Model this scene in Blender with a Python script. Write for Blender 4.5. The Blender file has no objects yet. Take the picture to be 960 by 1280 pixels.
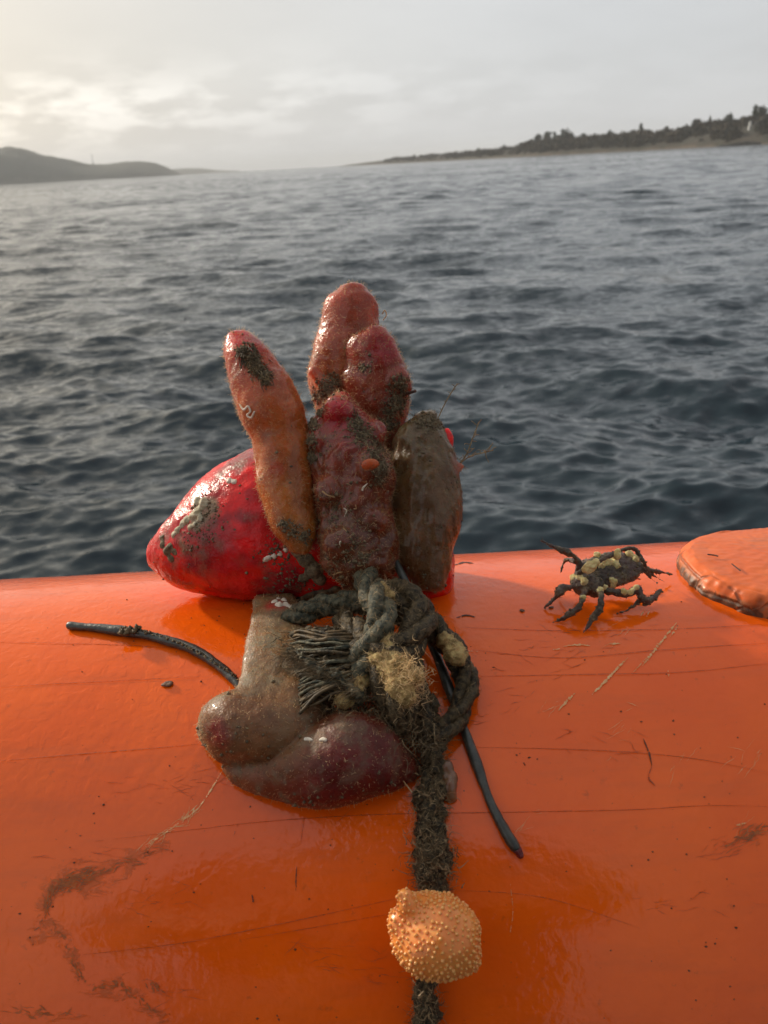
import bpy, bmesh, math, random
import numpy as np
from mathutils import Vector, Matrix, noise as mn

random.seed(7); rng = np.random.default_rng(7)
sc = bpy.context.scene
COL = sc.collection

# ------------------------------------------------------------------ camera
FPX = 1000.0                                   # focal length in pixels of a 960 x 1280 frame
ROLL = math.radians(3.15); PITCH = math.atan(435 / FPX)
CAM = np.array([0, 0, 1.15])                   # hand-held, a little over a metre above the water
FW = np.array([0, math.cos(PITCH), -math.sin(PITCH)])
_r0 = np.array([1, 0, 0.]); _u0 = np.array([0, math.sin(PITCH), math.cos(PITCH)])
RT = math.cos(ROLL) * _r0 - math.sin(ROLL) * _u0
UP = math.sin(ROLL) * _r0 + math.cos(ROLL) * _u0
cd = bpy.data.cameras.new('camera'); cam = bpy.data.objects.new('camera', cd); COL.objects.link(cam)
cd.sensor_fit = 'VERTICAL'; cd.sensor_height = 36; cd.sensor_width = 27; cd.lens = FPX / 1280 * 36
cd.clip_start = 0.01; cd.clip_end = 40000
cam.matrix_world = Matrix(((RT[0], UP[0], -FW[0], CAM[0]), (RT[1], UP[1], -FW[1], CAM[1]), (RT[2], UP[2], -FW[2], CAM[2]), (0, 0, 0, 1)))
cd.dof.use_dof = True; cd.dof.focus_distance = 0.42; cd.dof.aperture_fstop = 16
sc.camera = cam

# ------------------------------------------------------------------ world, sun, exposure
SUN = Vector((-0.74, 0.58, 0.36)).normalized()
w = bpy.data.worlds.new('World'); sc.world = w; w.use_nodes = True
nt = w.node_tree; N = nt.nodes; L = nt.links; N.clear()
def wn(t, **k):
    n = N.new(t)
    for a, b in k.items(): setattr(n, a, b)
    return n
sky = wn('ShaderNodeTexSky', sky_type='NISHITA', sun_disc=False)
sky.sun_elevation = math.asin(SUN.z); sky.sun_rotation = math.atan2(SUN.x, SUN.y); sky.dust_density = 4
tc = wn('ShaderNodeTexCoord')
def vmath(op, a, b=None):
    n = wn('ShaderNodeVectorMath', operation=op); L.new(a, n.inputs[0])
    if b is not None:
        if hasattr(b, 'links'): L.new(b, n.inputs[1])
        else: n.inputs[1].default_value = b
    return n
def wmath(op, a, b, c=None, clamp=False):
    n = wn('ShaderNodeMath', operation=op); n.use_clamp = clamp
    for i, v in enumerate((a, b, c)):
        if v is None: continue
        if hasattr(v, 'links'): L.new(v, n.inputs[i])
        else: n.inputs[i].default_value = v
    return n.outputs[0]
direction = vmath('NORMALIZE', tc.outputs['Generated']).outputs[0]
sx = wn('ShaderNodeSeparateXYZ'); L.new(direction, sx.inputs[0])
# a flat cloud deck: project the direction onto a layer overhead so cloud streaks flatten towards the horizon
zc = wmath('ADD', wmath('MAXIMUM', sx.outputs[2], 0.0), 0.17)
cx = wmath('DIVIDE', sx.outputs[0], zc); cy = wmath('DIVIDE', sx.outputs[1], zc)
cmb = wn('ShaderNodeCombineXYZ'); L.new(cx, cmb.inputs[0]); L.new(cy, cmb.inputs[1])
def wnoise(scale, detail, rough):
    n = wn('ShaderNodeTexNoise'); n.inputs['Scale'].default_value = scale; n.inputs['Detail'].default_value = detail
    n.inputs['Roughness'].default_value = rough; L.new(cmb.outputs[0], n.inputs['Vector']); return n.outputs[0]
n1 = wnoise(0.5, 5, 0.52)
st_ = vmath('MULTIPLY', direction, (13.0, 13.0, 42.0)); n2n = wn('ShaderNodeTexNoise'); n2n.inputs['Scale'].default_value = 1.0; n2n.inputs['Detail'].default_value = 4; n2n.inputs['Roughness'].default_value = .5; L.new(st_.outputs[0], n2n.inputs['Vector']); n2 = n2n.outputs[0]
sund = vmath('DOT_PRODUCT', direction, tuple(SUN)).outputs['Value']
glow = wmath('POWER', wmath('MAXIMUM', sund, 0.0), 4.0)
base = wmath('ADD', wmath('MULTIPLY', n1, 2.8), 4.35)
base = wmath('ADD', base, wmath('MULTIPLY', glow, 1.1))
side = wn('ShaderNodeMapRange', interpolation_type='SMOOTHSTEP'); L.new(sund, side.inputs[0])
for i_, v_ in ((1, -.85), (2, .45), (3, .5), (4, 1.0)): side.inputs[i_].default_value = v_
base = wmath('MULTIPLY', base, side.outputs[0])      # the deck is thicker away from the sun
# thin bright breaks low in the deck
brk = wmath('SMOOTH_MIN', wmath('MULTIPLY', wmath('MAXIMUM', wmath('SUBTRACT', n2, 0.45), 0.0), 7.0), 1.0, 0.1)
lz = wmath('DIVIDE', wmath('SUBTRACT', sx.outputs[2], 0.066), 0.034)          # a ragged lighter band above the horizon, under the deck's edge
low = wmath('POWER', 2.718, wmath('MULTIPLY', wmath('MULTIPLY', lz, lz), -1.0))
base = wmath('ADD', base, wmath('MULTIPLY', wmath('MULTIPLY', brk, low), wmath('ADD', wmath('MULTIPLY', glow, 7.0), 0.1)))
warm = wn('ShaderNodeMix', data_type='RGBA'); L.new(wmath('MULTIPLY', glow, 1.6, clamp=True), warm.inputs['Factor'])
warm.inputs['A'].default_value = (0.965, 0.985, 1.01, 1); warm.inputs['B'].default_value = (1.06, 0.99, 0.87, 1)
cl = vmath('SCALE', warm.outputs['Result']); L.new(base, cl.inputs['Scale'])
mx = wn('ShaderNodeMix', data_type='RGBA'); mx.inputs['Factor'].default_value = 0.88
L.new(sky.outputs[0], mx.inputs['A']); L.new(cl.outputs[0], mx.inputs['B'])
bg = wn('ShaderNodeBackground'); bg.inputs[1].default_value = 0.1; L.new(mx.outputs['Result'], bg.inputs[0])
wo = wn('ShaderNodeOutputWorld'); L.new(bg.outputs[0], wo.inputs[0])

sd = bpy.data.lights.new('sun', 'SUN'); sd.energy = 3.0; sd.angle = math.radians(4); sd.color = (1.0, 0.90, 0.74)
so = bpy.data.objects.new('sun', sd); COL.objects.link(so); so.rotation_euler = SUN.to_track_quat('Z', 'Y').to_euler(); so.location = (-4, 3, 4)

sc.view_settings.view_transform = 'Standard'; sc.view_settings.look = 'None'
HAZE = 0.00014
sc.view_settings.exposure = 0.35; sc.view_settings.gamma = 1.0
sc.cycles.use_denoising = True
sc.cycles.use_adaptive_sampling = True; sc.cycles.adaptive_threshold = 0.02
sc.cycles.max_bounces = 6; sc.cycles.transparent_max_bounces = 12; sc.cycles.volume_bounces = 1
sc.cycles.sample_clamp_indirect = 4.0

# ------------------------------------------------------------------ pixel <-> place helpers
TR = 0.22
_d = FW + 58 / FPX * -UP
_D = math.hypot(TR, 0.55); _a = math.atan2(-_d[2], _d[1]) + math.asin(TR / _D)
AY, AZ = _D * math.cos(_a), CAM[2] - _D * math.sin(_a)      # axis of the inflatable tube (runs along X)
def ray(x, y): return FW + (x - 480) / FPX * RT + (640 - y) / FPX * UP
def at(x, y, t): return CAM + ray(x, y) * t                  # a point at depth t along the view
def depth_on(x, y, lift=0.0):
    d = ray(x, y); R = TR + lift
    A = d[1] ** 2 + d[2] ** 2; oy, oz = CAM[1] - AY, CAM[2] - AZ
    B = 2 * (oy * d[1] + oz * d[2]); c = oy * oy + oz * oz - R * R
    q = max(B * B - 4 * A * c, 0.0)
    return (-B - math.sqrt(q)) / 2 / A
def on(x, y, lift=0.0): return at(x, y, depth_on(x, y, lift))
def tube_pt(x, ang, lift=0.0):                               # ang from straight up towards the sea
    return np.array([x, AY + (TR + lift) * math.sin(ang), AZ + (TR + lift) * math.cos(ang)])
def tube_normal(p):
    v = np.array([0, p[1] - AY, p[2] - AZ]); return v / np.linalg.norm(v)

# ------------------------------------------------------------------ object helpers
def newmesh(name, v, f):
    me = bpy.data.meshes.new(name); me.from_pydata([tuple(map(float, a)) for a in v], [], [tuple(map(int, a)) for a in f]); me.update(); return me
def fastmesh(name, v, quads):
    v = np.asarray(v, np.float32); q = np.asarray(quads, np.int32); k = q.shape[1]
    me = bpy.data.meshes.new(name); me.vertices.add(len(v)); me.vertices.foreach_set('co', v.ravel())
    me.loops.add(q.size); me.loops.foreach_set('vertex_index', q.ravel())
    me.polygons.add(len(q)); me.polygons.foreach_set('loop_start', np.arange(0, q.size, k, dtype=np.int32))
    me.polygons.foreach_set('loop_total', np.full(len(q), k, np.int32)); me.update(calc_edges=True); me.validate(); return me
def smooth(me, s=True):
    me.polygons.foreach_set('use_smooth', [s] * len(me.polygons))
def obj(name, me, mat, parent=None, loc=None):
    o = bpy.data.objects.new(name, me); COL.objects.link(o)
    if mat is not None: me.materials.append(mat)
    if parent is not None: o.parent = parent
    if loc is not None: o.location = [float(c) for c in loc]
    return o
def tag(o, label=None, cat=None, group=None, kind=None):
    if label: o['label'] = label
    if cat: o['category'] = cat
    if group: o['group'] = group
    if kind: o['kind'] = kind
    return o
def empty(name, loc):
    o = bpy.data.objects.new(name, None); COL.objects.link(o); o.location = [float(c) for c in loc]; o.empty_display_size = 0.02; return o
def shift(me, off):
    co = np.empty(len(me.vertices) * 3, np.float32); me.vertices.foreach_get('co', co)
    co = co.reshape(-1, 3) - np.asarray(off, np.float32); me.vertices.foreach_set('co', co.ravel()); me.update(); return me
def coords(me):
    co = np.empty(len(me.vertices) * 3, np.float32); me.vertices.foreach_get('co', co); return co.reshape(-1, 3).astype(float)
def setcoords(me, co): me.vertices.foreach_set('co', np.asarray(co, np.float32).ravel()); me.update()
def normals(me):
    no = np.empty(len(me.vertices) * 3, np.float32); me.vertices.foreach_get('normal', no); return no.reshape(-1, 3).astype(float)
def pnoise(p, scale, off=0.0):
    return np.array([mn.noise(Vector((a[0] * scale + off, a[1] * scale + off * .7, a[2] * scale - off * .4))) for a in p])
def setcol(me, cols, name='Col'):
    at_ = me.color_attributes.new(name, 'FLOAT_COLOR', 'POINT'); c = np.ones((len(me.vertices), 4), np.float32); c[:, :3] = cols
    at_.data.foreach_set('color', c.ravel())

def catmull(P, n):
    P = np.asarray(P, float); k = len(P)
    if k == 2: return np.array([P[0] + (P[1] - P[0]) * s for s in np.linspace(0, 1, n)])
    Q = np.vstack([2 * P[0] - P[1], P, 2 * P[-1] - P[-2]]); out = []
    for s in np.linspace(0, k - 1 - 1e-9, n):
        i = int(s); u = s - i; a, b, c, d = Q[i:i + 4]
        out.append(0.5 * (2 * b + (c - a) * u + (2 * a - 5 * b + 4 * c - d) * u * u + (3 * b - a - 3 * c + d) * u ** 3))
    return np.array(out)

def loft(spine, n=40, seg=28, flat=1.0, caps=(True, True), ref=None):
    """spine: rows x,y,z,r -> closed tube with rounded ends (verts, quads/tris)."""
    S = catmull(spine, n); P, r = S[:, :3], np.maximum(S[:, 3], 1e-5)
    T = np.gradient(P, axis=0); T /= np.linalg.norm(T, axis=1)[:, None] + 1e-12
    ring = [(P[i], T[i], r[i]) for i in range(n)]
    if caps[0]: ring = [(P[0] - T[0] * r[0] * math.sin(a), T[0], r[0] * max(math.cos(a), .04)) for a in (1.52, 1.2, .85, .45)] + ring
    if caps[1]: ring = ring + [(P[-1] + T[-1] * r[-1] * math.sin(a), T[-1], r[-1] * max(math.cos(a), .04)) for a in (.45, .85, 1.2, 1.52)]
    ref = FW if ref is None else np.asarray(ref, float); V = []; prev = None
    for p, t, rr in ring:
        wv = ref - t * ref.dot(t)
        if np.linalg.norm(wv) < .15 and prev is not None: wv = prev - t * prev.dot(t)
        wv /= np.linalg.norm(wv) + 1e-9
        if prev is not None and wv.dot(prev) < 0 and ref is not FW: wv = -wv
        prev = wv; u = np.cross(t, wv)
        for k in range(seg):
            a = 2 * math.pi * k / seg; V.append(p + u * math.cos(a) * rr + wv * math.sin(a) * rr * flat)
    Fc = []
    m = len(ring)
    for i in range(m - 1):
        for k in range(seg):
            k2 = (k + 1) % seg; Fc.append((i * seg + k, i * seg + k2, (i + 1) * seg + k2, (i + 1) * seg + k))
    Fc.append(tuple(range(seg - 1, -1, -1))); Fc.append(tuple((m - 1) * seg + k for k in range(seg)))
    return V, Fc
def ball(c, r, seg=16, rings=10, axes=(1, 1, 1), M=None):
    V, Fc = [], []
    for i in range(rings + 1):
        th = math.pi * i / rings
        for k in range(seg):
            a = 2 * math.pi * k / seg
            v = np.array([math.sin(th) * math.cos(a) * axes[0], math.sin(th) * math.sin(a) * axes[1], math.cos(th) * axes[2]]) * r
            if M is not None: v = M @ v
            V.append(c + v)
    for i in range(rings):
        for k in range(seg):
            k2 = (k + 1) % seg; Fc.append((i * seg + k, (i + 1) * seg + k, (i + 1) * seg + k2, i * seg + k2))
    return V, Fc
def join(parts):
    V, Fc = [], []
    for v, f in parts:
        o = len(V); V += list(v); Fc += [tuple(i + o for i in q) for q in f]
    return V, Fc
def remesh(V, Fc, voxel, sm=2):
    me = newmesh('tmp', V, Fc)
    bm = bmesh.new(); bm.from_mesh(me); bmesh.ops.remove_doubles(bm, verts=bm.verts, dist=1e-6); bmesh.ops.recalc_face_normals(bm, faces=bm.faces); bm.to_mesh(me); bm.free()
    o = bpy.data.objects.new('tmp', me); COL.objects.link(o)
    m = o.modifiers.new('r', 'REMESH'); m.mode = 'VOXEL'; m.voxel_size = voxel
    if sm:
        s = o.modifiers.new('s', 'SMOOTH'); s.iterations = sm; s.factor = 0.5
    dg = bpy.context.evaluated_depsgraph_get(); out = bpy.data.meshes.new_from_object(o.evaluated_get(dg))
    bpy.data.objects.remove(o); bpy.data.meshes.remove(me); smooth(out); return out
def displace(me, layers, seed=0.0):
    for amp, sc_, mode in layers:
        co, no = coords(me), normals(me); n = pnoise(co, sc_, seed)
        if mode == 'ridge': n = 1 - 2 * np.abs(n)
        if mode == 'bump': n = np.maximum(n, 0) ** 1.5 * 2
        setcoords(me, co + no * (n * amp)[:, None]); seed += 3.7
def spine_px(rows, rest=False):
    """rows of (px, py, depth, radius px) -> world spine."""
    return [list(at(x, y, t)) + [r * t / FPX] for x, y, t, r in rows]
def lay_px(rows, k=1.0):
    """rows of (px, py, radius px[, extra lift m]): a tube lying on the inflatable tube."""
    out = []
    for row in rows:
        x, y, r = row[:3]; e = row[3] if len(row) > 3 else 0
        t = depth_on(x, y); 
        for _ in range(3): t = depth_on(x, y, r * t / FPX * k + e)
        out.append(list(at(x, y, t)) + [r * t / FPX])
    return out
def edges_px(rows, depth, flat=.9, n=44, seg=32, lay=None, cap=.55):
    """rows of (xa, ya, xb, yb): the two sides of a fleshy body at successive stations; each station becomes a real ring of its own depth."""
    R_ = []
    for i, (xa, ya, xb, yb) in enumerate(rows):
        cx_, cy_ = (xa + xb) / 2, (ya + yb) / 2; r = math.hypot(xb - xa, yb - ya) / 2
        if lay is None: t = depth[0] + (depth[1] - depth[0]) * i / (len(rows) - 1)
        else:
            t = depth_on(cx_, cy_)
            for _ in range(4): t = depth_on(cx_, cy_, r * t / FPX * lay + depth)
        A_, B_ = at(xa, ya, t), at(xb, yb, t); R_.append(np.concatenate([(A_ + B_) / 2, (B_ - A_) / 2]))
    S_ = catmull(R_, n); P, H = S_[:, :3], S_[:, 3:]; V, Fc = [], []
    T0 = P[0] - P[1]; T1 = P[-1] - P[-2]; T0 /= np.linalg.norm(T0); T1 /= np.linalg.norm(T1)
    rings = [(P[0] + T0 * np.linalg.norm(H[0]) * cap * math.sin(a), H[0] * max(math.cos(a), .05)) for a in (1.5, 1.1, .6)] + list(zip(P, H)) + [(P[-1] + T1 * np.linalg.norm(H[-1]) * cap * math.sin(a), H[-1] * max(math.cos(a), .05)) for a in (.6, 1.1, 1.5)]
    for p, h in rings:
        hl = np.linalg.norm(h); dv = FW - h * FW.dot(h) / (hl * hl + 1e-12); dv /= np.linalg.norm(dv)
        for k in range(seg): a = 2 * math.pi * k / seg; V.append(p + h * math.cos(a) + dv * hl * flat * math.sin(a))
    m = len(rings)
    for i in range(m - 1):
        for k in range(seg): k2 = (k + 1) % seg; Fc.append((i * seg + k, i * seg + k2, (i + 1) * seg + k2, (i + 1) * seg + k))
    Fc.append(tuple(range(seg - 1, -1, -1))); Fc.append(tuple((m - 1) * seg + k for k in range(seg)))
    return V, Fc
def sample(me, n, mask=None):
    me.calc_loop_triangles(); co, no = coords(me), normals(me)
    t = np.empty(len(me.loop_triangles) * 3, np.int32); me.loop_triangles.foreach_get('vertices', t); t = t.reshape(-1, 3)
    a, b, c = co[t[:, 0]], co[t[:, 1]], co[t[:, 2]]
    ar = np.linalg.norm(np.cross(b - a, c - a), axis=1) + 1e-15
    if mask is not None: ar = ar * mask((a + b + c) / 3)
    i = rng.choice(len(t), n, p=ar / ar.sum()); u, v = rng.random(n), rng.random(n); fl = u + v > 1; u[fl] = 1 - u[fl]; v[fl] = 1 - v[fl]
    P = a[i] + (b - a)[i] * u[:, None] + (c - a)[i] * v[:, None]; Nn = no[t[i]].mean(1); Nn /= np.linalg.norm(Nn, axis=1)[:, None] + 1e-9
    return P, Nn
def hairs(P, Nn, length, width, lean=.5, curl=.4, flow=None, segs=4, lift=.0):
    """thin curved ribbons growing from points P along normals Nn."""
    n = len(P); ln = length[0] + (length[1] - length[0]) * rng.random(n) ** 1.6
    rv = rng.normal(size=(n, 3)); tg = rv - Nn * (rv * Nn).sum(1)[:, None]; tg /= np.linalg.norm(tg, axis=1)[:, None] + 1e-9
    if flow is not None:
        fl = np.asarray(flow, float)
        fl = np.broadcast_to(fl, (n, 3)); ft = fl - Nn * (fl * Nn).sum(1)[:, None]
        tg = tg * .35 + ft; tg /= np.linalg.norm(tg, axis=1)[:, None] + 1e-9
    d = Nn * (1 - lean) + tg * lean; d /= np.linalg.norm(d, axis=1)[:, None]
    pts = [P - Nn * .0002 + Nn * lift]
    bend = rng.normal(size=(n, 3)) * curl
    for s in range(segs):
        pts.append(pts[-1] + d * (ln / segs)[:, None]); d = d + (bend + rng.normal(size=(n, 3)) * curl * .8) / segs * 1.5; d /= np.linalg.norm(d, axis=1)[:, None]
    side = np.cross(Nn + rng.normal(size=(n, 3)) * .6, pts[-1] - pts[0]); side /= np.linalg.norm(side, axis=1)[:, None] + 1e-9
    wd = width * (.6 + .8 * rng.random(n))
    V = np.empty((n, (segs + 1) * 2, 3))
    for s in range(segs + 1):
        k = (wd * (1 - .75 * s / segs))[:, None] * side * .5; V[:, 2 * s] = pts[s] - k; V[:, 2 * s + 1] = pts[s] + k
    q = np.array([[2 * s, 2 * s + 1, 2 * s + 3, 2 * s + 2] for s in range(segs)])
    Q = (np.arange(n)[:, None, None] * (segs + 1) * 2 + q[None]).reshape(-1, 4)
    return V.reshape(-1, 3), Q
def crumbs(P, Nn, size):
    """small irregular lumps at points: one mesh."""
    base = np.array([(1, 0, 0), (-1, 0, 0), (0, 1, 0), (0, -1, 0), (0, 0, 1), (0, 0, -1.)])
    fc = np.array([(0, 2, 4), (2, 1, 4), (1, 3, 4), (3, 0, 4), (2, 0, 5), (1, 2, 5), (3, 1, 5), (0, 3, 5)])
    n = len(P); s = size[0] + (size[1] - size[0]) * rng.random(n) ** 2.2
    V = base[None] * (0.45 + .9 * rng.random((n, 6, 1))) * s[:, None, None]
    ang = rng.random(n) * 6.28; ca, sa = np.cos(ang), np.sin(ang)
    X = V[:, :, 0] * ca[:, None] - V[:, :, 1] * sa[:, None]; Y = V[:, :, 0] * sa[:, None] + V[:, :, 1] * ca[:, None]
    V[:, :, 0] = X; V[:, :, 1] = Y * .8
    V = V + (P + Nn * (s * .1)[:, None])[:, None]
    return V.reshape(-1, 3), (np.arange(n)[:, None, None] * 6 + fc[None]).reshape(-1, 3)

# ------------------------------------------------------------------ material helper
class Mat:
    def __init__(s, name):
        s.m = bpy.data.materials.new(name); s.m.use_nodes = True; s.t = s.m.node_tree; s.n = s.t.nodes; s.l = s.t.links
        s.p = s.n['Principled BSDF']; s.out = s.n['Material Output']; s.c = s.N('ShaderNodeTexCoord').outputs['Object']
    def N(s, t, **k):
        n = s.n.new(t)
        for a, b in k.items(): setattr(n, a, b)
        return n
    def put(s, v, sock):
        if hasattr(v, 'links'): s.l.new(v, sock)
        else: sock.default_value = v if not (isinstance(v, tuple) and len(v) == 3 and sock.type == 'RGBA') else v + (1,)
    def noise(s, scale, detail=4, rough=.55, vec=None, out=0, dist=0.0):
        n = s.N('ShaderNodeTexNoise'); n.inputs['Scale'].default_value = scale; n.inputs['Detail'].default_value = detail
        n.inputs['Roughness'].default_value = rough; n.inputs['Distortion'].default_value = dist; s.l.new(vec or s.c, n.inputs['Vector']); return n.outputs[out]
    def voro(s, scale, vec=None, feature='F1', out='Distance'):
        n = s.N('ShaderNodeTexVoronoi', feature=feature); n.inputs['Scale'].default_value = scale; s.l.new(vec or s.c, n.inputs['Vector']); return n.outputs[out]
    def stretch(s, v): 
        n = s.N('ShaderNodeMapping'); s.l.new(s.c, n.inputs[0]); n.inputs['Scale'].default_value = v; return n.outputs[0]
    def ramp(s, f, lo, hi):
        n = s.N('ShaderNodeMapRange', interpolation_type='SMOOTHSTEP'); s.put(f, n.inputs[0]); n.inputs[1].default_value = lo; n.inputs[2].default_value = hi; return n.outputs[0]
    def math(s, op, a, b=0.0, c=None):
        n = s.N('ShaderNodeMath', operation=op); s.put(a, n.inputs[0]); s.put(b, n.inputs[1])
        if c is not None: s.put(c, n.inputs[2])
        return n.outputs[0]
    def mix(s, f, a, b, blend='MIX'):
        n = s.N('ShaderNodeMix', data_type='RGBA', blend_type=blend); s.put(f, n.inputs['Factor']); s.put(a, n.inputs['A']); s.put(b, n.inputs['B']); return n.outputs['Result']
    def attr(s, name, out='Color'):
        n = s.N('ShaderNodeAttribute'); n.attribute_name = name; return n.outputs[out]
    def bump(s, h, dist, strength=1.0, prev=None):
        n = s.N('ShaderNodeBump'); n.inputs['Strength'].default_value = strength; n.inputs['Distance'].default_value = dist; s.put(h, n.inputs['Height'])
        if prev is not None: s.l.new(prev, n.inputs['Normal'])
        return n.outputs[0]
    def set(s, **k):
        for a, v in k.items(): s.put(v, s.p.inputs[a.replace('_', ' ')])
        return s.m

def m_flesh(name, sss=.8, rough=(.16, .42), fleck=.35, grime=(0.10, .075, .045), gamt=(.52, .68), trans=.0, coat=.4):
    m = Mat(name); col = m.attr('Col')
    v = m.noise(260, 5, .65); big = m.noise(55, 4, .6)
    c = m.mix(m.ramp(big, .3, .7), m.mix(1.0, col, (.62, .55, .5), 'MULTIPLY'), col)
    c = m.mix(m.math('MULTIPLY', m.ramp(v, .5, .75), fleck), c, (.05, .03, .018))
    g = m.math('MULTIPLY', m.ramp(m.noise(90, 6, .7, dist=.4), *gamt), m.attr('grime', 'Fac'))
    c = m.mix(g, c, m.mix(m.noise(700, 3), grime, (.26, .21, .13)))
    fine = m.voro(900); b1 = m.bump(m.noise(420, 4, .6), .0006, .5); b2 = m.bump(fine, .0004, .4, b1)
    m.set(Base_Color=c, Subsurface_Weight=sss, Subsurface_Scale=.014, Transmission_Weight=trans, Coat_Weight=coat, Coat_Roughness=.10, Normal=b2,
          Roughness=m.math('ADD', m.math('MULTIPLY', v, rough[1] - rough[0]), m.math('ADD', rough[0], m.math('MULTIPLY', g, .3))))
    m.p.inputs['Subsurface Radius'].default_value = (1.0, .32, .12); m.p.inputs['IOR'].default_value = 1.38
    return m.m
def m_plain(name, c1, c2, scale=300, rough=.7, bump=.0006, coat=0.0, sss=0.0, lo=.35, hi=.65):
    m = Mat(name); n = m.noise(scale, 6, .65); h = m.noise(scale * 2.3, 5, .65)
    m.set(Base_Color=m.mix(m.ramp(n, lo, hi), c1, c2), Roughness=rough, Normal=m.bump(h, bump, .9), Coat_Weight=coat, Coat_Roughness=.15)
    if sss: m.set(Subsurface_Weight=sss, Subsurface_Scale=.006)
    return m.m

# ================================================================== THE SETTING
# ------------------------------------------------------------------ sea
def build_sea():
    az = np.concatenate([np.linspace(-180, -40, 50)[:-1], np.linspace(-40, 40, 500), np.linspace(40, 180, 50)[1:]]); az = np.radians(az)
    inv = np.linspace(1 / 1.9, 1 / 9.0, 300); dl = list(np.linspace(.25, 1.85, 20)) + list(1 / inv)
    while dl[-1] < 300: dl.append(dl[-1] + max(.075, .0062 * (dl[-1] - 9) + .075))
    d = np.concatenate([dl, np.geomspace(dl[-1] * 1.03, 9000, 46)])
    sp = np.gradient(d)
    D, A = np.meshgrid(d, az, indexing='ij'); SPc = np.meshgrid(np.maximum(sp, d * np.radians(.12)), az, indexing='ij')[0]
    X0 = D * np.sin(A); Y0 = D * np.cos(A); X, Y, Z = X0.copy(), Y0.copy(), np.zeros_like(X0)
    r = np.random.default_rng(21); wind = math.radians(262)
    # gustiness: patches where the chop is higher
    gust = 1 + .25 * np.sin(X0 * .31 + 1.3) * np.sin(Y0 * .22 + .4) + .2 * np.sin(X0 * .83 - Y0 * .41)
    for k in range(170):
        lam = .075 * (2.6 / .075) ** r.random()
        th = wind + r.normal() * (.5 if lam > .3 else .8); kx, ky = math.cos(th), math.sin(th); K = 2 * math.pi / lam
        amp = .0040 * lam ** .84 * (.5 + r.random()) * (.62 if lam > 1.2 else .85 if lam > .55 else .62 if lam > .22 else .9); ph = r.random() * 6.28
        fade = np.clip((lam / SPc - 2.0) / 3.0, 0, 1); fade = np.maximum(fade, .75 * (lam > .8))
        q = K * (X0 * kx + Y0 * ky) + ph; a = amp * fade * gust
        Z += a * np.cos(q); X -= .8 * a * kx * np.sin(q); Y -= .8 * a * ky * np.sin(q)
    nr, nc = D.shape; V = np.stack([X, Y, Z], -1).reshape(-1, 3)
    idx = np.arange(nr * nc).reshape(nr, nc)
    Q = np.stack([idx[:-1, :-1], idx[:-1, 1:], idx[1:, 1:], idx[1:, :-1]], -1).reshape(-1, 4)[:, ::-1]
    me = fastmesh('sea', V, Q); smooth(me)
    far = me.attributes.new('far', 'FLOAT', 'POINT'); fv = np.clip((SPc - .06) / .5, 0, 1).ravel(); far.data.foreach_set('value', fv.astype(np.float32))
    m = Mat('sea_water'); g = m.N('ShaderNodeNewGeometry')
    def slope(scale, amt, st):
        c = m.noise(scale, 3, .6, vec=m.stretch(st), out=1)
        v = m.N('ShaderNodeVectorMath', operation='SUBTRACT'); m.l.new(c, v.inputs[0]); v.inputs[1].default_value = (.5, .5, .5)
        s = m.N('ShaderNodeVectorMath', operation='MULTIPLY'); m.l.new(v.outputs[0], s.inputs[0])
        if hasattr(amt, 'links'):
            cb = m.N('ShaderNodeCombineXYZ'); m.l.new(amt, cb.inputs[0]); m.l.new(amt, cb.inputs[1]); m.l.new(cb.outputs[0], s.inputs[1])
        else: s.inputs[1].default_value = (amt, amt, 0)
        return s.outputs[0]
    nrm = g.outputs['Normal']
    fa = m.attr('far', 'Fac')
    for sl in (slope(5, .75, (.5, 1, 1)), slope(18, .80, (.55, 1, 1)), slope(1.8, m.math('MULTIPLY', fa, 1.7), (.5, 1, 1)), slope(.22, m.math('MULTIPLY', fa, .95), (.6, 1, 1)), slope(.05, m.math('MULTIPLY', fa, .6), (.6, 1, 1))):
        a = m.N('ShaderNodeVectorMath', operation='ADD'); m.l.new(nrm, a.inputs[0]); m.l.new(sl, a.inputs[1]); nrm = a.outputs[0]
    nn = m.N('ShaderNodeVectorMath', operation='NORMALIZE'); m.l.new(nrm, nn.inputs[0])
    m.set(Base_Color=(.012, .024, .032), Roughness=.10, IOR=1.333, Normal=nn.outputs[0])
    tag(obj('sea', me, m.m), kind='structure')
build_sea()

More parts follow.
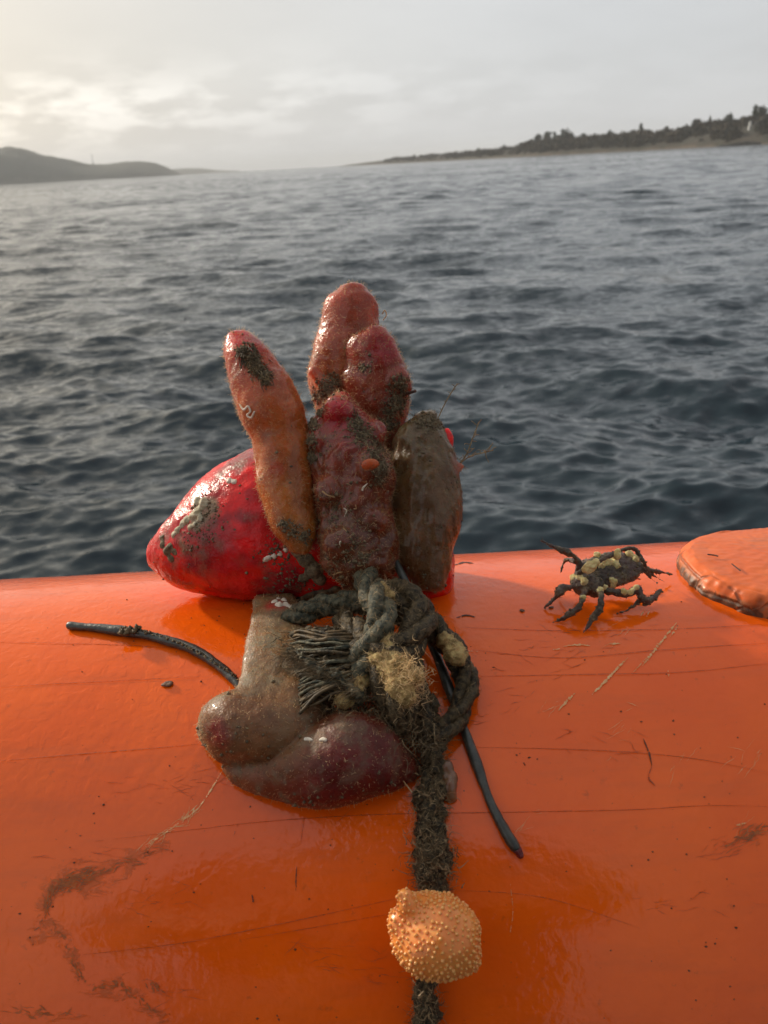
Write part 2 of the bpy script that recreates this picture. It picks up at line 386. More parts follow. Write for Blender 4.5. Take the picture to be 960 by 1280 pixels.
# ------------------------------------------------------------------ far land
def land_mat(name, low, mid, high, hz):
    m = Mat(name); s = m.N('ShaderNodeSeparateXYZ'); m.l.new(m.c, s.inputs[0])
    n = m.noise(.06, 6, .65); h = m.math('ADD', s.outputs[2], m.math('MULTIPLY', m.math('SUBTRACT', n, .5), hz))
    c = m.mix(m.ramp(h, hz * .12, hz * .3), low, m.mix(m.ramp(n, .4, .6), mid, high))
    m.set(Base_Color=c, Roughness=.95, Normal=m.bump(m.noise(.3, 5), 1.5, .8)); return m.m
def land(name, prof, depth, mat, tag_kind='structure', base_drop=2.0, seed=1.0, rough=.12):
    """prof: rows (px, distance m, height m) along the shore; a ridge heightfield going inland."""
    P = np.array(prof, float); n = 260; S = catmull(P, n); V = []; rows = 26
    for i in range(n):
        px, dist, h = S[i]
        dx = ray(px, 203); dx = dx / math.hypot(dx[0], dx[1]); dr = np.array([dx[0], dx[1]])
        for j in range(rows):
            u = j / (rows - 1); dd = dist + depth * u
            x, y = dr * dd; prf = math.sin(min(u / .55, 1) * math.pi / 2) ** .8 * (1 if u < .6 else max(0, 1 - (u - .6) / .4) ** .7)
            nz = mn.fractal(Vector((x * .012 + seed, y * .012, 0)), 1.0, 2.0, 5)
            V.append((x, y, -base_drop * (1 - u if j == 0 else 0) + h * prf * (1 + rough * nz) + (0.4 if 0 < j < rows - 1 else -.5)))
    Q = [(i * rows + j, (i + 1) * rows + j, (i + 1) * rows + j + 1, i * rows + j + 1) for i in range(n - 1) for j in range(rows - 1)]
    me = newmesh(name, V, Q); smooth(me); return tag(obj(name, me, mat), kind=tag_kind), S
m_head = land_mat('headland_heath', (.09, .07, .05), (.042, .032, .021), (.03, .029, .018), 7)
m_hill = land_mat('hill_heath', (.09, .08, .06), (.055, .05, .035), (.045, .048, .03), 60)
# right headland: px, distance, ridge height (height px ~ h / dist * 1000)
hd = [(425, 1950, .5), (450, 1850, 4), (485, 1650, 6.5), (530, 1480, 8), (590, 1250, 8), (640, 1050, 9), (665, 960, 12), (700, 900, 13), (760, 840, 12.5), (830, 780, 12.5), (880, 730, 14), (930, 690, 16), (970, 670, 17.5), (1080, 640, 22), (1250, 640, 28)]
head, HS = land('headland', hd, 170, m_head, seed=4.2)
hl = [(-330, 2300, 70), (-150, 2350, 110), (-40, 2400, 92), (20, 2450, 94), (60, 2500, 74), (100, 2550, 52), (130, 2600, 43), (165, 2700, 49), (190, 2750, 43), (212, 2800, 20), (225, 2850, 2)]
land('hill', hl, 600, m_hill, base_drop=6, seed=9.1, rough=.10)
hf = [(195, 4600, 4), (215, 4600, 30), (245, 4600, 28), (270, 4600, 14), (300, 4600, 3)]
land('hill', hf, 800, m_hill, base_drop=8, seed=2.1)
def head_ground(px, u):
    i = np.searchsorted(HS[:, 0], px); i = min(max(i, 1), len(HS) - 1); dist, h = HS[i, 1], HS[i, 2]
    dx = ray(px, 203); dx = dx / math.hypot(dx[0], dx[1]); dd = dist + 170 * u; x, y = dx[0] * dd, dx[1] * dd
    prf = math.sin(min(u / .55, 1) * math.pi / 2) ** .8 * (1 if u < .6 else max(0, 1 - (u - .6) / .4) ** .7)
    return np.array([x, y, h * prf * (1 + .12 * mn.fractal(Vector((x * .012 + 4.2, y * .012, 0)), 1.0, 2.0, 5)) + .4])
def tree_crown(base, h, wd, conifer, n=420, cs=.075):
    """leaf-clump triangles spread through a crown volume."""
    u = rng.random(n); ang = rng.random(n) * 6.283
    if conifer: rad = wd * (1 - u) ** .8 * (.35 + .65 * rng.random(n)) * (.75 + .35 * np.sin(u * 26)); z = h * (.14 + .86 * u)
    else:
        ph = np.arccos(1 - 2 * rng.random(n)); rr = (.55 + .45 * rng.random(n)) * (1 + .25 * np.sin(ang * 3 + ph * 4)); rad = wd * np.sin(ph) * rr; z = h * (.6 - .42 * np.cos(ph) * rr)
    P = np.stack([rad * np.cos(ang), rad * np.sin(ang), z], 1) + base
    s = h * cs * (.6 + .8 * rng.random(n))
    V = (P[:, None] + rng.normal(size=(n, 3, 3)) * s[:, None, None]).reshape(-1, 3)
    return V, np.arange(n * 3).reshape(-1, 3)
m_con = m_plain('conifer_needles', (.022, .032, .018), (.045, .055, .03), scale=.8, rough=.9, bump=.1)
m_bush = m_plain('scrub_leaves', (.022, .022, .013), (.062, .046, .026), scale=.05, rough=.9, bump=.1)
m_bark = m_plain('bark', (.05, .04, .03), (.09, .07, .05), scale=2, rough=.9, bump=.05)
# scrub and wood that reads as one mass
Vs, Fs, o_ = [], [], 0
for k in range(3400):
    px = 480 + (1240 - 480) * rng.random(); u = .07 + .75 * rng.random(); g = head_ground(px, u)
    if mn.noise(Vector((g[0] * .02, g[1] * .02, 3))) < -.5 and u < .2: continue
    if 917 < px < 945 and u < .32: continue
    h = (3.2 + 5.5 * rng.random() ** 1.4) * (.75 + .9 * max(0, mn.noise(Vector((g[0] * .016, g[1] * .016, 7))))) * (1 if px > 650 else .7); v, f = tree_crown(g - [0, 0, h * .25], h, h * .6, rng.random() < .4, 44, .15); Vs.append(v); Fs.append(f + o_); o_ += len(v)
me = fastmesh('scrub', np.vstack(Vs), np.vstack(Fs)); tag(obj('scrub_wood', me, m_bush), 'brown scrub and low wood covering the headland', 'scrub', kind='stuff')
tree_spots = [(672, 9, 0), (683, 10, 0), (692, 9, 1), (705, 11.5, 0), (712, 9, 0), (728, 7, 0), (798, 10, 1), (760, 6.5, 0), (866, 9, 0), (905, 8.5, 0), (936, 11, 1), (944, 9.5, 0), (957, 10, 1), (598, 6, 0), (630, 6, 0)]
tree_say = {0: 'round dark tree on the headland skyline', 1: 'pointed dark conifer on the headland skyline'}
for i, (px, h, con) in enumerate(tree_spots):
    g = head_ground(px, .56); g[2] += .3
    t = empty('conifer_tree' if con else 'broadleaf_tree', g)
    nm = {672: 'round dark tree at the seaward end of the headland clump', 683: 'second tree from the sea in the headland clump', 692: 'narrow conifer in the middle of the headland clump', 705: 'tallest dark tree of the headland clump', 712: 'tree at the landward edge of the headland clump',
          728: 'small round tree just inland of the headland clump', 798: 'lone pointed conifer midway along the headland skyline', 760: 'low round tree between the headland clump and the lone conifer', 866: 'round tree where the headland begins to climb', 905: 'round tree above the rock shelf on the rising headland', 936: 'tall pointed conifer above the white tower', 944: 'round tree beside the tall conifer above the white tower', 957: 'pointed conifer at the picture edge on the headland', 598: 'small round tree low on the headland point', 630: 'small round tree where the headland point starts to rise'}[px]
    tag(t, nm, 'tree', 'trees on the headland skyline')
    v, f = loft([(0, 0, 0, .22), (0, 0, h * .5, .15), (0, 0, h * .9, .05)], 5, 6); obj('trunk', newmesh('trunk', v, f), m_bark, t)
    v, f = tree_crown(np.zeros(3), h, h * (.2 if con else .42), con, 420); obj('crown', fastmesh('crown', v, f), m_con if con or i % 2 else m_bush, t)
# small white tower on the shore and beacon on the hill
def box(c, s):
    c, s = np.asarray(c, float), np.asarray(s, float) / 2
    V = [c + s * np.array(k) for k in [(-1, -1, -1), (1, -1, -1), (1, 1, -1), (-1, 1, -1), (-1, -1, 1), (1, -1, 1), (1, 1, 1), (-1, 1, 1)]]
    return V, [(3, 2, 1, 0), (4, 5, 6, 7), (0, 1, 5, 4), (1, 2, 6, 5), (2, 3, 7, 6), (3, 0, 4, 7)]
m_white = m_plain('white_render', (.78, .77, .74), (.7, .69, .66), scale=1, rough=.8, bump=.01)
m_dark = m_plain('dark_metal', (.05, .05, .05), (.09, .085, .08), scale=3, rough=.6, bump=.005)
g = head_ground(932, .22); t = tag(empty('white_tower', g), 'small white tower standing near the headland shore', 'tower')
v, f = loft([(0, 0, -1, 1.2), (0, 0, 2, 1.05), (0, 0, 4.2, .9)], 8, 14, caps=(False, False)); obj('wall', newmesh('wall', v, f), m_white, t)
v, f = loft([(0, 0, 4.2, 1.05), (0, 0, 4.4, 1.0), (0, 0, 4.45, .7), (0, 0, 5.1, .65), (0, 0, 5.7, .1)], 14, 14, caps=(False, False)); obj('roof', newmesh('roof', v, f), m_white, t)
v, f = box((0, -1.05, 1), (.7, .4, 1.8)); obj('door', newmesh('door', v, f), m_dark, t)
d0 = ray(117, 208); d0 = d0 / math.hypot(d0[0], d0[1]); g = CAM + d0 * (2570 + 330); g[2] = 40
t = tag(empty('beacon_mast', g), 'tiny mast on the saddle of the far left hill', 'mast')
v, f = loft([(0, 0, -3, 5), (0, 0, 5, 4), (0, 0, 9, 1.2)], 6, 8); obj('base', newmesh('base', v, f), m_dark, t)
v, f = loft([(0, 0, 8, 1.1), (0, 0, 34, .7)], 4, 6); obj('mast', newmesh('mast', v, f), m_dark, t)
# skerry just off the headland
sk = []
for k in range(9):
    px = 897 + 5.5 * k; dd = 640; dx = ray(px, 203); dx = dx / math.hypot(dx[0], dx[1]); c = np.array([dx[0] * dd, dx[1] * dd, -.5])
    sk.append(ball(c, 1, 10, 6, (3.6, 3, 1.4 + 1.6 * math.exp(-((k - 5) / 2.5) ** 2))))
v, f = join(sk); me = remesh(v, f, .5); displace(me, [(.5, .6, '')]); o = shift(me, coords(me).mean(0)); 
dx = ray(922, 203); dx = dx / math.hypot(dx[0], dx[1])
obj('rock_skerry', me, m_plain('wet_rock', (.03, .028, .024), (.07, .06, .045), scale=.6, rough=.8, bump=.2), loc=(dx[0] * 640, dx[1] * 640, 0.1)); tag(bpy.data.objects['rock_skerry'], 'low dark rock shelf off the headland below the white tower', 'rock')

# ------------------------------------------------------------------ inflatable tube
def seg_dist(P, a, b):
    ab = b - a; t = np.clip(((P - a) @ ab) / (ab @ ab + 1e-12), 0, 1); return np.linalg.norm(P - (a + t[:, None] * ab), axis=1), t
def uv_of(px, py):
    p = on(px, py); return np.array([p[0], math.atan2(p[1] - AY, p[2] - AZ) * TR])
def build_tube():
    xs = np.concatenate([np.linspace(-2.6, -.36, 24)[:-1], np.linspace(-.36, .36, 430), np.linspace(.36, 2.6, 24)[1:]])
    an = np.concatenate([np.linspace(-math.pi, -1.15, 22)[:-1], np.linspace(-1.15, .65, 260), np.linspace(.65, math.pi, 26)[1:-1]])
    Xg, Ag = np.meshgrid(xs, an, indexing='ij')
    # slightly uneven skin
    ws = .15 * (.0011 * np.sin(Xg * 21 + Ag * 3) * np.sin(Ag * 5 + 1) + .0007 * np.sin(Xg * 55 - Ag * 9 + 2) + .0004 * np.sin(Xg * 130 + Ag * 31))
    R = TR + ws; V = np.stack([Xg, AY + R * np.sin(Ag), AZ + R * np.cos(Ag)], -1).reshape(-1, 3)
    nx, na = Xg.shape; idx = np.arange(nx * na).reshape(nx, na); nxt = np.roll(idx, -1, 1)
    Q = np.stack([idx[:-1], idx[1:], nxt[1:], nxt[:-1]], -1).reshape(-1, 4)
    me = fastmesh('tube', V, Q); smooth(me)
    UVp = np.stack([Xg, Ag * TR], -1).reshape(-1, 2); scuff = np.zeros(len(UVp))
    def stroke(pts, wd, s):
        for a, b in zip(pts[:-1], pts[1:]):
            A_, B_ = uv_of(*a[:2]), uv_of(*b[:2]); dd, t = seg_dist(UVp, A_, B_); wdt = wd * (a[2] + (b[2] - a[2]) * t); np.maximum(scuff, s * np.clip(1.6 - dd / wdt, 0, 1), out=scuff)
    stroke([(205, 1058, .5), (165, 1075, .8), (120, 1096, 1.4), (75, 1104, 1.0), (62, 1108, .8)], .006, .9)
    stroke([(62, 1108, .9), (52, 1150, 1.0), (46, 1168, .9)], .005, .8)
    stroke([(62, 1150, .5), (85, 1180, 1), (95, 1210, .7), (110, 1232, 1), (145, 1232, .9), (180, 1255, .9), (205, 1278, .7)], .0045, .8)
    stroke([(195, 1225, .5), (197, 1240, .5)], .006, .6); stroke([(10, 1262, .6), (90, 1268, .6)], .008, .45)
    stroke([(915, 1052, .7), (960, 1030, 1)], .006, .5); stroke([(905, 1040, .4), (960, 1046, .5)], .009, .3); stroke([(860, 1090, .3), (872, 1100, .4)], .005, .6)
    stroke([(600, 1140, .5), (614, 1150, .5)], .006, .35)
    stroke([(205, 950, .2), (185, 1010, .3)], .004, .4); stroke([(265, 838, .3), (225, 905, .3)], .004, .25)
    for k in range(90):
        a = (rng.random() * 960, 760 + rng.random() * 520); b = (a[0] + rng.normal() * 9, a[1] + rng.normal() * 9); stroke([(a[0], a[1], .2), (b[0], b[1], .3)], .003, .12 + .2 * rng.random())
    at_ = me.attributes.new('scuff', 'FLOAT', 'POINT'); at_.data.foreach_set('value', scuff.astype(np.float32))
    m = Mat('orange_tube_skin')
    n = m.noise(14, 5, .6); n2 = m.noise(160, 5, .65); st = m.noise(30, 5, .6, vec=m.stretch((.5, 3, 3)))
    c = m.mix(m.ramp(n, .3, .7), (.84, .108, .004), (.92, .135, .005))
    c = m.mix(m.math('MULTIPLY', m.ramp(st, .45, .8), .35), c, (.58, .10, .02))
    c = m.mix(m.math('MULTIPLY', m.ramp(n2, .62, .74), .35), c, (.30, .055, .015))
    sf = m.attr('scuff', 'Fac'); sn = m.ramp(m.math('ADD', m.math('MULTIPLY', sf, .8), m.math('MULTIPLY', m.math('SUBTRACT', m.noise(95, 7, .72, vec=m.stretch((1.0, 2.2, 2.2)), dist=.8), .5), 3.0)), .55, 1.0)
    c = m.mix(m.math('MULTIPLY', sn, .4), c, (.30, .08, .02))
    # water film: rounded puddle edges and orange-peel relief
    film = m.noise(30, 4, .55, dist=.5); puddle = m.ramp(film, .46, .54)
    drops = m.ramp(m.noise(135, 3, .55, dist=.4), .50, .58); peel = m.noise(210, 2, .5, dist=.2); fine = m.noise(520, 2, .5)
    mask = m.ramp(m.noise(9, 2), .38, .62)
    h = m.math('ADD', m.math('MULTIPLY', peel, .55), m.math('MULTIPLY', m.math('MULTIPLY', drops, mask), .14))
    h = m.math('ADD', h, m.math('ADD', m.math('MULTIPLY', fine, .10), m.math('MULTIPLY', m.noise(60, 2), .8)))
    b = m.bump(h, .0008, .55); b = m.bump(sn, .0006, .5, b)
    ro = m.math('ADD', m.math('MULTIPLY', puddle, -.08), m.math('ADD', .13, m.math('MULTIPLY', sn, .35)))
    m.set(Base_Color=c, Roughness=ro, Normal=b, IOR=1.42, Coat_Weight=.22, Coat_Roughness=.03)
    o = obj('inflatable_tube', me, m.m); return tag(o, 'wet glossy orange inflatable boat tube, scuffed and scratched', 'boat tube')
tube = build_tube()
m_pale = m_plain('pale_scratch', (.80, .50, .24), (.72, .30, .10), scale=500, rough=.6, bump=.0002)
m_line = m_plain('dark_hairline', (.36, .06, .010), (.62, .10, .012), scale=90, rough=.6, bump=.0001)
m_cut = m_plain('dark_cut', (.045, .022, .015), (.10, .035, .018), scale=400, rough=.7, bump=.0002)
def mark(pts, w, mat, jag=.5, lift=.0004, n=None, taper=True, gap=0.0):
    """a thin raised or scraped line lying on the skin; w in px."""
    L_ = sum(math.dist(a, b) for a, b in zip(pts[:-1], pts[1:])); n = n or max(6, int(L_ / 1.2)); S = catmull([list(p) for p in pts], n); V, Q = [], []
    for i, (x, y) in enumerate(S):
        g = (S[min(i + 1, n - 1)] - S[max(i - 1, 0)]); g = g / (np.linalg.norm(g) + 1e-9); nn = np.array([-g[1], g[0]])
        k = (math.sin(math.pi * min(max(i / (n - 1), .02), .98)) ** .5 if taper else 1) * w * .5
        a, b = k * (1 + jag * rng.normal()), k * (1 + jag * rng.normal()); a, b = max(a, .04), max(b, .04)
        for s_ in (nn * a, -nn * b):
            V.append(on(x + s_[0], y + s_[1], lift))
        V.append(on(x, y, lift + .00008))
    for i in range(n - 1):
        if rng.random() < gap: continue
        Q += [(3 * i, 3 * i + 2, 3 * i + 5, 3 * i + 3), (3 * i + 2, 3 * i + 1, 3 * i + 4, 3 * i + 5)]
    if not Q: return
    obj('scratch', newmesh('scratch', V, Q), mat, tube)
for p, w_, gp in [([(698, 888), (709, 876), (719, 866)], 3.2, .1), ([(740, 868), (758, 850), (780, 826)], 3.4, .12), ([(747, 860), (770, 838), (785, 822)], 1.6, .4), ([(803, 832), (822, 808), (846, 778)], 3.4, .15), ([(790, 842), (815, 815)], 1.2, .4), ([(704, 808), (722, 806), (738, 807)], 2.2, .1), ([(762, 805), (776, 804)], 2.0, .1), ([(690, 812), (700, 811)], 1.4, .1),
              ([(247, 1012), (262, 990), (277, 965)], 2.4, .25), ([(180, 1060), (215, 1035), (247, 1012)], 1.6, .45), ([(838, 796), (848, 782)], 2.2, .3), ([(801, 770), (806, 762)], 1.5, .2), ([(808, 771), (812, 764)], 1.3, .2), ([(835, 838), (836, 846)], 1.6, .3), ([(919, 1032), (932, 1029)], 3.0, .3), ([(572, 812), (600, 815)], 1.0, .6), ([(638, 1105), (641, 1140), (637, 1170)], 1.2, .5)]:
    mark(p, w_ * .8, m_pale, .5, gap=gp * .8)
for p, w_, mt in [([(0, 951), (90, 943), (180, 936), (255, 929)], 1.3, m_line), ([(140, 1049), (240, 1037), (340, 1026), (480, 1018), (640, 1015), (790, 1012), (880, 1007), (962, 1008)], 1.3, m_line), ([(590, 934), (700, 936), (800, 941), (880, 950), (962, 966)], 1.1, m_line), ([(600, 845), (720, 843), (850, 840), (962, 829)], 1.1, m_line), ([(590, 812), (700, 822), (830, 812), (962, 803)], .9, m_line), ([(575, 784), (700, 788), (840, 786), (960, 780)], .9, m_line),
                  ([(100, 1194), (220, 1180), (330, 1159), (420, 1140), (500, 1122)], 1.3, m_line), ([(300, 1175), (400, 1158), (500, 1140)], .9, m_line), ([(565, 1112), (680, 1122), (800, 1160)], .9, m_line), ([(0, 858), (120, 852), (260, 845)], .8, m_line), ([(0, 802), (150, 806), (250, 812)], .7, m_line),
                  ([(371, 1083), (370, 1098), (370, 1113)], 1.5, m_cut), ([(315, 1118), (317, 1128)], 2.2, m_cut), ([(804, 923), (811, 940), (815, 957)], 2.2, m_cut), ([(815, 957), (811, 972), (819, 982)], 3.0, m_line), ([(380, 1020), (376, 1055)], 1.2, m_line), ([(298, 1028), (292, 1045)], 1.3, m_line), ([(570, 772), (583, 769), (594, 771)], 2.2, m_cut), ([(568, 706), (580, 703), (592, 704)], 2.0, m_cut), ([(185, 800), (195, 801)], 1.5, m_cut), ([(346, 1268), (349, 1276)], 2.5, m_cut)]:
    mark(p, w_ * (.6 if mt is m_line else .8), mt, .35, gap=.08)
def scuffs(pts, n, spread, ln, w, mat):
    V, Q = [], []; S_ = catmull([list(p) for p in pts], 60)
    for _ in range(n):
        i = rng.integers(0, 56); d = S_[i + 3] - S_[i]; d = d / np.linalg.norm(d); c_ = S_[i] + rng.normal(size=2) * spread; a = rng.normal() * .35; d = np.array([d[0] * math.cos(a) - d[1] * math.sin(a), d[0] * math.sin(a) + d[1] * math.cos(a)]); l_ = ln * (.4 + rng.random()); nn = np.array([-d[1], d[0]]); ww = w * (.3 + rng.random())
        o_ = len(V); m = 7
        for q in range(m):
            u = q / (m - 1); p = c_ + d * l_ * (u - .5) + nn * rng.normal() * .5; k = ww * math.sin(math.pi * min(max(u, .06), .94)) * (1 + .3 * rng.normal()); V.append(on(p[0] + nn[0] * k, p[1] + nn[1] * k, .0003)); V.append(on(p[0] - nn[0] * k, p[1] - nn[1] * k, .0003))
        Q += [(o_ + 2 * q, o_ + 2 * q + 1, o_ + 2 * q + 3, o_ + 2 * q + 2) for q in range(m - 1)]
    tag(obj('scuff', newmesh('scuff', V, Q), mat, tube), kind='stuff')
m_scuff = m_plain('brown_scuff', (.30, .085, .022), (.56, .13, .02), scale=300, rough=.6, bump=.0002)
scuffs([(205, 1058), (150, 1080), (110, 1098), (75, 1104)], 60, 3.5, 20, .6, m_scuff); scuffs([(115, 1085), (90, 1102), (70, 1107)], 50, 5, 14, 1.1, m_scuff)
scuffs([(66, 1108), (58, 1135), (48, 1165)], 40, 2.5, 18, .6, m_scuff); scuffs([(62, 1150), (85, 1180), (95, 1210), (110, 1232)], 34, 2.5, 7, .9, m_scuff); scuffs([(110, 1232), (145, 1232), (180, 1255), (205, 1278)], 44, 3, 8, 1.0, m_scuff)
scuffs([(190, 1228), (197, 1238)], 16, 4, 7, 1.0, m_scuff); scuffs([(10, 1265), (90, 1268)], 30, 4, 12, .7, m_scuff); scuffs([(910, 1055), (960, 1032)], 36, 5, 18, .8, m_scuff); scuffs([(885, 1070), (930, 1050)], 20, 7, 20, .4, m_line)
scuffs([(247, 1010), (215, 1035), (180, 1060)], 26, 2.5, 22, .5, m_pale)
for _ in range(14):
    x_, y_ = rng.random() * 900, 770 + 480 * rng.random(); scuffs([(x_, y_), (x_ + 60 + 90 * rng.random(), y_ + rng.normal() * 14)], 14, 10, 26, .28, m_line)
for _ in range(9):
    x_, y_ = 560 + rng.random() * 380, 790 + 330 * rng.random(); scuffs([(x_, y_), (x_ + 30, y_ - 34)], 5, 6, 22, .22, m_pale)
# crumbs of weed and grit on the skin
Pg = [on(rng.random() * 960, 745 + 530 * rng.random() ** 1.0) for _ in range(320)]
Pg += [on(650 + rng.normal() * 9, 945 + rng.normal() * 9) for _ in range(14)] + [on(610 + 8 * rng.normal(), 830 + 20 * rng.normal()) for _ in range(14)]
Pg = np.array(Pg); Ng = np.array([tube_normal(p) for p in Pg])
v, f = crumbs(Pg, Ng, (.00012, .0007)); tag(obj('grit', fastmesh('grit', v, f), m_plain('weed_grit', (.07, .03, .014), (.16, .06, .022), rough=.8), tube), kind='stuff')

# boat behind the camera: deck and person, mirrored in the wet tube
m_deck = m_plain('boat_deck_rubber', (.035, .036, .038), (.06, .06, .062), scale=40, rough=.8, bump=.002)
v, f = box((0, -1.25, .27), (5.2, 3.1, .06)); tag(obj('boat_deck', newmesh('boat_deck', v, f), m_deck), kind='structure')
def build_person():
    j = [[(0, -.36, 1.00, .20), (0, -.33, 1.18, .21), (0, -.27, 1.38, .215), (0, -.23, 1.50, .18), (0, -.18, 1.60, .07), (0, -.14, 1.66, .058)]]
    for s_ in (-1, 1):
        j += [[(s_ * .09, -.36, 1.02, .105), (s_ * .11, -.28, .82, .088), (s_ * .12, -.24, .66, .066), (s_ * .12, -.30, .46, .058), (s_ * .12, -.33, .34, .045)], [(s_ * .12, -.36, .335, .04), (s_ * .13, -.22, .33, .04), (s_ * .13, -.14, .325, .032)],
              [(s_ * .16, -.24, 1.52, .085), (s_ * .21, -.20, 1.36, .07), (s_ * .21, -.15, 1.22, .06), (s_ * .15, -.09, 1.15, .044), (s_ * .09, -.05, 1.12, .028)], [(s_ * .085, -.045, 1.11, .026), (s_ * .07, -.04, 1.14, .022)]]
        for q in range(4): j.append([(s_ * .075, -.045, 1.115 + .018 * q, .0095), (s_ * .058, -.034, 1.118 + .018 * q, .0088), (s_ * .036, -.030, 1.12 + .018 * q, .0078)])
        j.append([(s_ * .078, -.05, 1.11, .011), (s_ * .06, -.052, 1.125, .010), (s_ * .045, -.046, 1.135, .009)])
    hd_ = np.array([0, -.085, 1.745])
    parts = [loft(r_, 20, 20, ref=(.1, .99, .12)) for r_ in j] + [ball(hd_, .1, 24, 18, (.78, .98, 1.15)), ball(hd_ + [0, .03, -.065], .06, 16, 12), ball(hd_ + [0, .098, -.02], .017, 12, 8, (.8, 1, 1.3)), ball(hd_ + [-.08, -.005, -.015], .022, 10, 8, (.4, .8, 1.3)), ball(hd_ + [.08, -.005, -.015], .022, 10, 8, (.4, .8, 1.3))]
    v, f = join(parts); me = remesh(v, f, .0085, 2); co = coords(me); org = np.array([0, -.35, .30]); c = np.tile((.07, .075, .09), (len(co), 1)).astype(float)
    c[co[:, 2] < 1.0] = (.05, .05, .055); skin = (co[:, 2] > 1.63) | ((co[:, 1] > -.058) & (co[:, 2] > 1.08) & (co[:, 2] < 1.3)); c[skin] = (.48, .27, .19); setcol(me, c)
    m = Mat('dark_waterproofs_and_skin'); m.set(Base_Color=m.attr('Col'), Roughness=.6, Normal=m.bump(m.noise(60, 4), .004, .4)); shift(me, org)
    p = obj('person', me, m.m, loc=org + np.array([-.05, 0, 0])); tag(p, 'person in dark waterproofs leaning over the tube on the boat deck', 'person')
    v, f = ball(hd_ + [0, -.022, .026], .105, 24, 16, (.8, .96, 1.06)); me = newmesh('hair', np.array(v) - org, f); smooth(me); displace(me, [(.006, 40, '')]); obj('hair', me, m_plain('brown_hair', (.03, .02, .012), (.06, .04, .025), scale=80, rough=.6), p)
    for s_ in (-1, 1):
        v, f = ball(hd_ + [s_ * .031, .083, .012], .011, 10, 8); me = newmesh('eye', np.array(v) - org, f); smooth(me); obj('eye', me, m_dark, p)
    v, f = loft([list(hd_ + [-.024, .088, -.062] - org) + [.005], list(hd_ + [0, .094, -.062] - org) + [.007], list(hd_ + [.024, .088, -.062] - org) + [.005]], 10, 8); obj('mouth', newmesh('mouth', v, f), m_plain('lips', (.36, .14, .11), (.4, .16, .12), rough=.5), p)
build_person()
v, f = box((0, 0, 0), (.072, .145, .008)); me = newmesh('phone', v, f); bm = bmesh.new(); bm.from_mesh(me); bmesh.ops.bevel(bm, geom=bm.edges[:], offset=.003, segments=2, affect='EDGES'); bm.to_mesh(me); bm.free()
ph = obj('phone', me, m_plain('black_glass', (.012, .012, .013), (.02, .02, .022), rough=.15, bump=.00001)); ph.matrix_world = cam.matrix_world @ Matrix.Translation((.0, -.05, .018)); tag(ph, 'black phone held out by the leaning person', 'phone')

# ================================================================== THE OBJECTS
m_squirt = m_flesh('sea_squirt_flesh'); m_mud = m_flesh('muddy_sea_squirt_flesh', sss=.35, rough=(.3, .6), fleck=.5, gamt=(.46, .62), coat=.12); m_clear = m_flesh('clear_sea_squirt_flesh', trans=.18, fleck=.2)
m_hair = m_plain('golden_fuzz', (.62, .40, .19), (.82, .62, .36), scale=120, rough=.5, bump=.0002)
def translucent(mt, f):
    t = mt.node_tree; p = t.nodes['Principled BSDF']; tr = t.nodes.new('ShaderNodeBsdfTranslucent'); mx_ = t.nodes.new('ShaderNodeMixShader'); mx_.inputs[0].default_value = f
    t.links.new(p.inputs['Base Color'].links[0].from_socket, tr.inputs[0]); t.links.new(p.outputs[0], mx_.inputs[1]); t.links.new(tr.outputs[0], mx_.inputs[2]); t.links.new(mx_.outputs[0], t.nodes['Material Output'].inputs[0]); return mt
translucent(m_hair, .5)
m_weed = m_plain('dark_weed_fibre', (.036, .026, .014), (.15, .10, .05), scale=160, rough=.6, bump=.0003)
m_weed2 = m_plain('brown_weed_fibre', (.10, .065, .03), (.32, .22, .115), scale=160, rough=.6, bump=.0003)
m_grime = m_plain('silt_crumb', (.07, .05, .028), (.24, .18, .10), scale=500, rough=.8, bump=.0004)
m_worm = m_plain('white_worm_tube', (.80, .72, .60), (.62, .52, .40), scale=300, rough=.55, bump=.0003)
m_red = m_flesh('red_siphon', sss=.5, fleck=.25)

def colour(me, base, tip, root, tipdir, spots=(), grime=.6, seed=0.0):
    """vertex tint: body colour from root to tip, plus spots given as (point, radius, colour, strength)."""
    co = coords(me); s = co @ tipdir; s = (s - s.min()) / (np.ptp(s) + 1e-9)
    c = np.outer(1 - s, root) + np.outer(s, base); k = np.clip((s - .62) / .38, 0, 1) ** 1.3
    c = c * (1 - k)[:, None] + np.outer(k, tip)
    c *= (1 + .22 * pnoise(co, 70, seed))[:, None]
    gr = np.full(len(co), grime) * (1 + .5 * pnoise(co, 35, seed + 5))
    for p, r, col, st in spots:
        d = np.linalg.norm(co - p, axis=1) / r + .25 * pnoise(co, 160, seed + 9); q = np.clip(1.25 - d, 0, 1) * st; q = np.minimum(q * 1.6, st)
        c = c * (1 - q)[:, None] + np.outer(q, col)
        gr *= (1 - .7 * q)
    setcol(me, np.clip(c, 0, 1)); a = me.attributes.new('grime', 'FLOAT', 'POINT'); a.data.foreach_set('value', np.clip(gr, 0, 1).astype(np.float32))

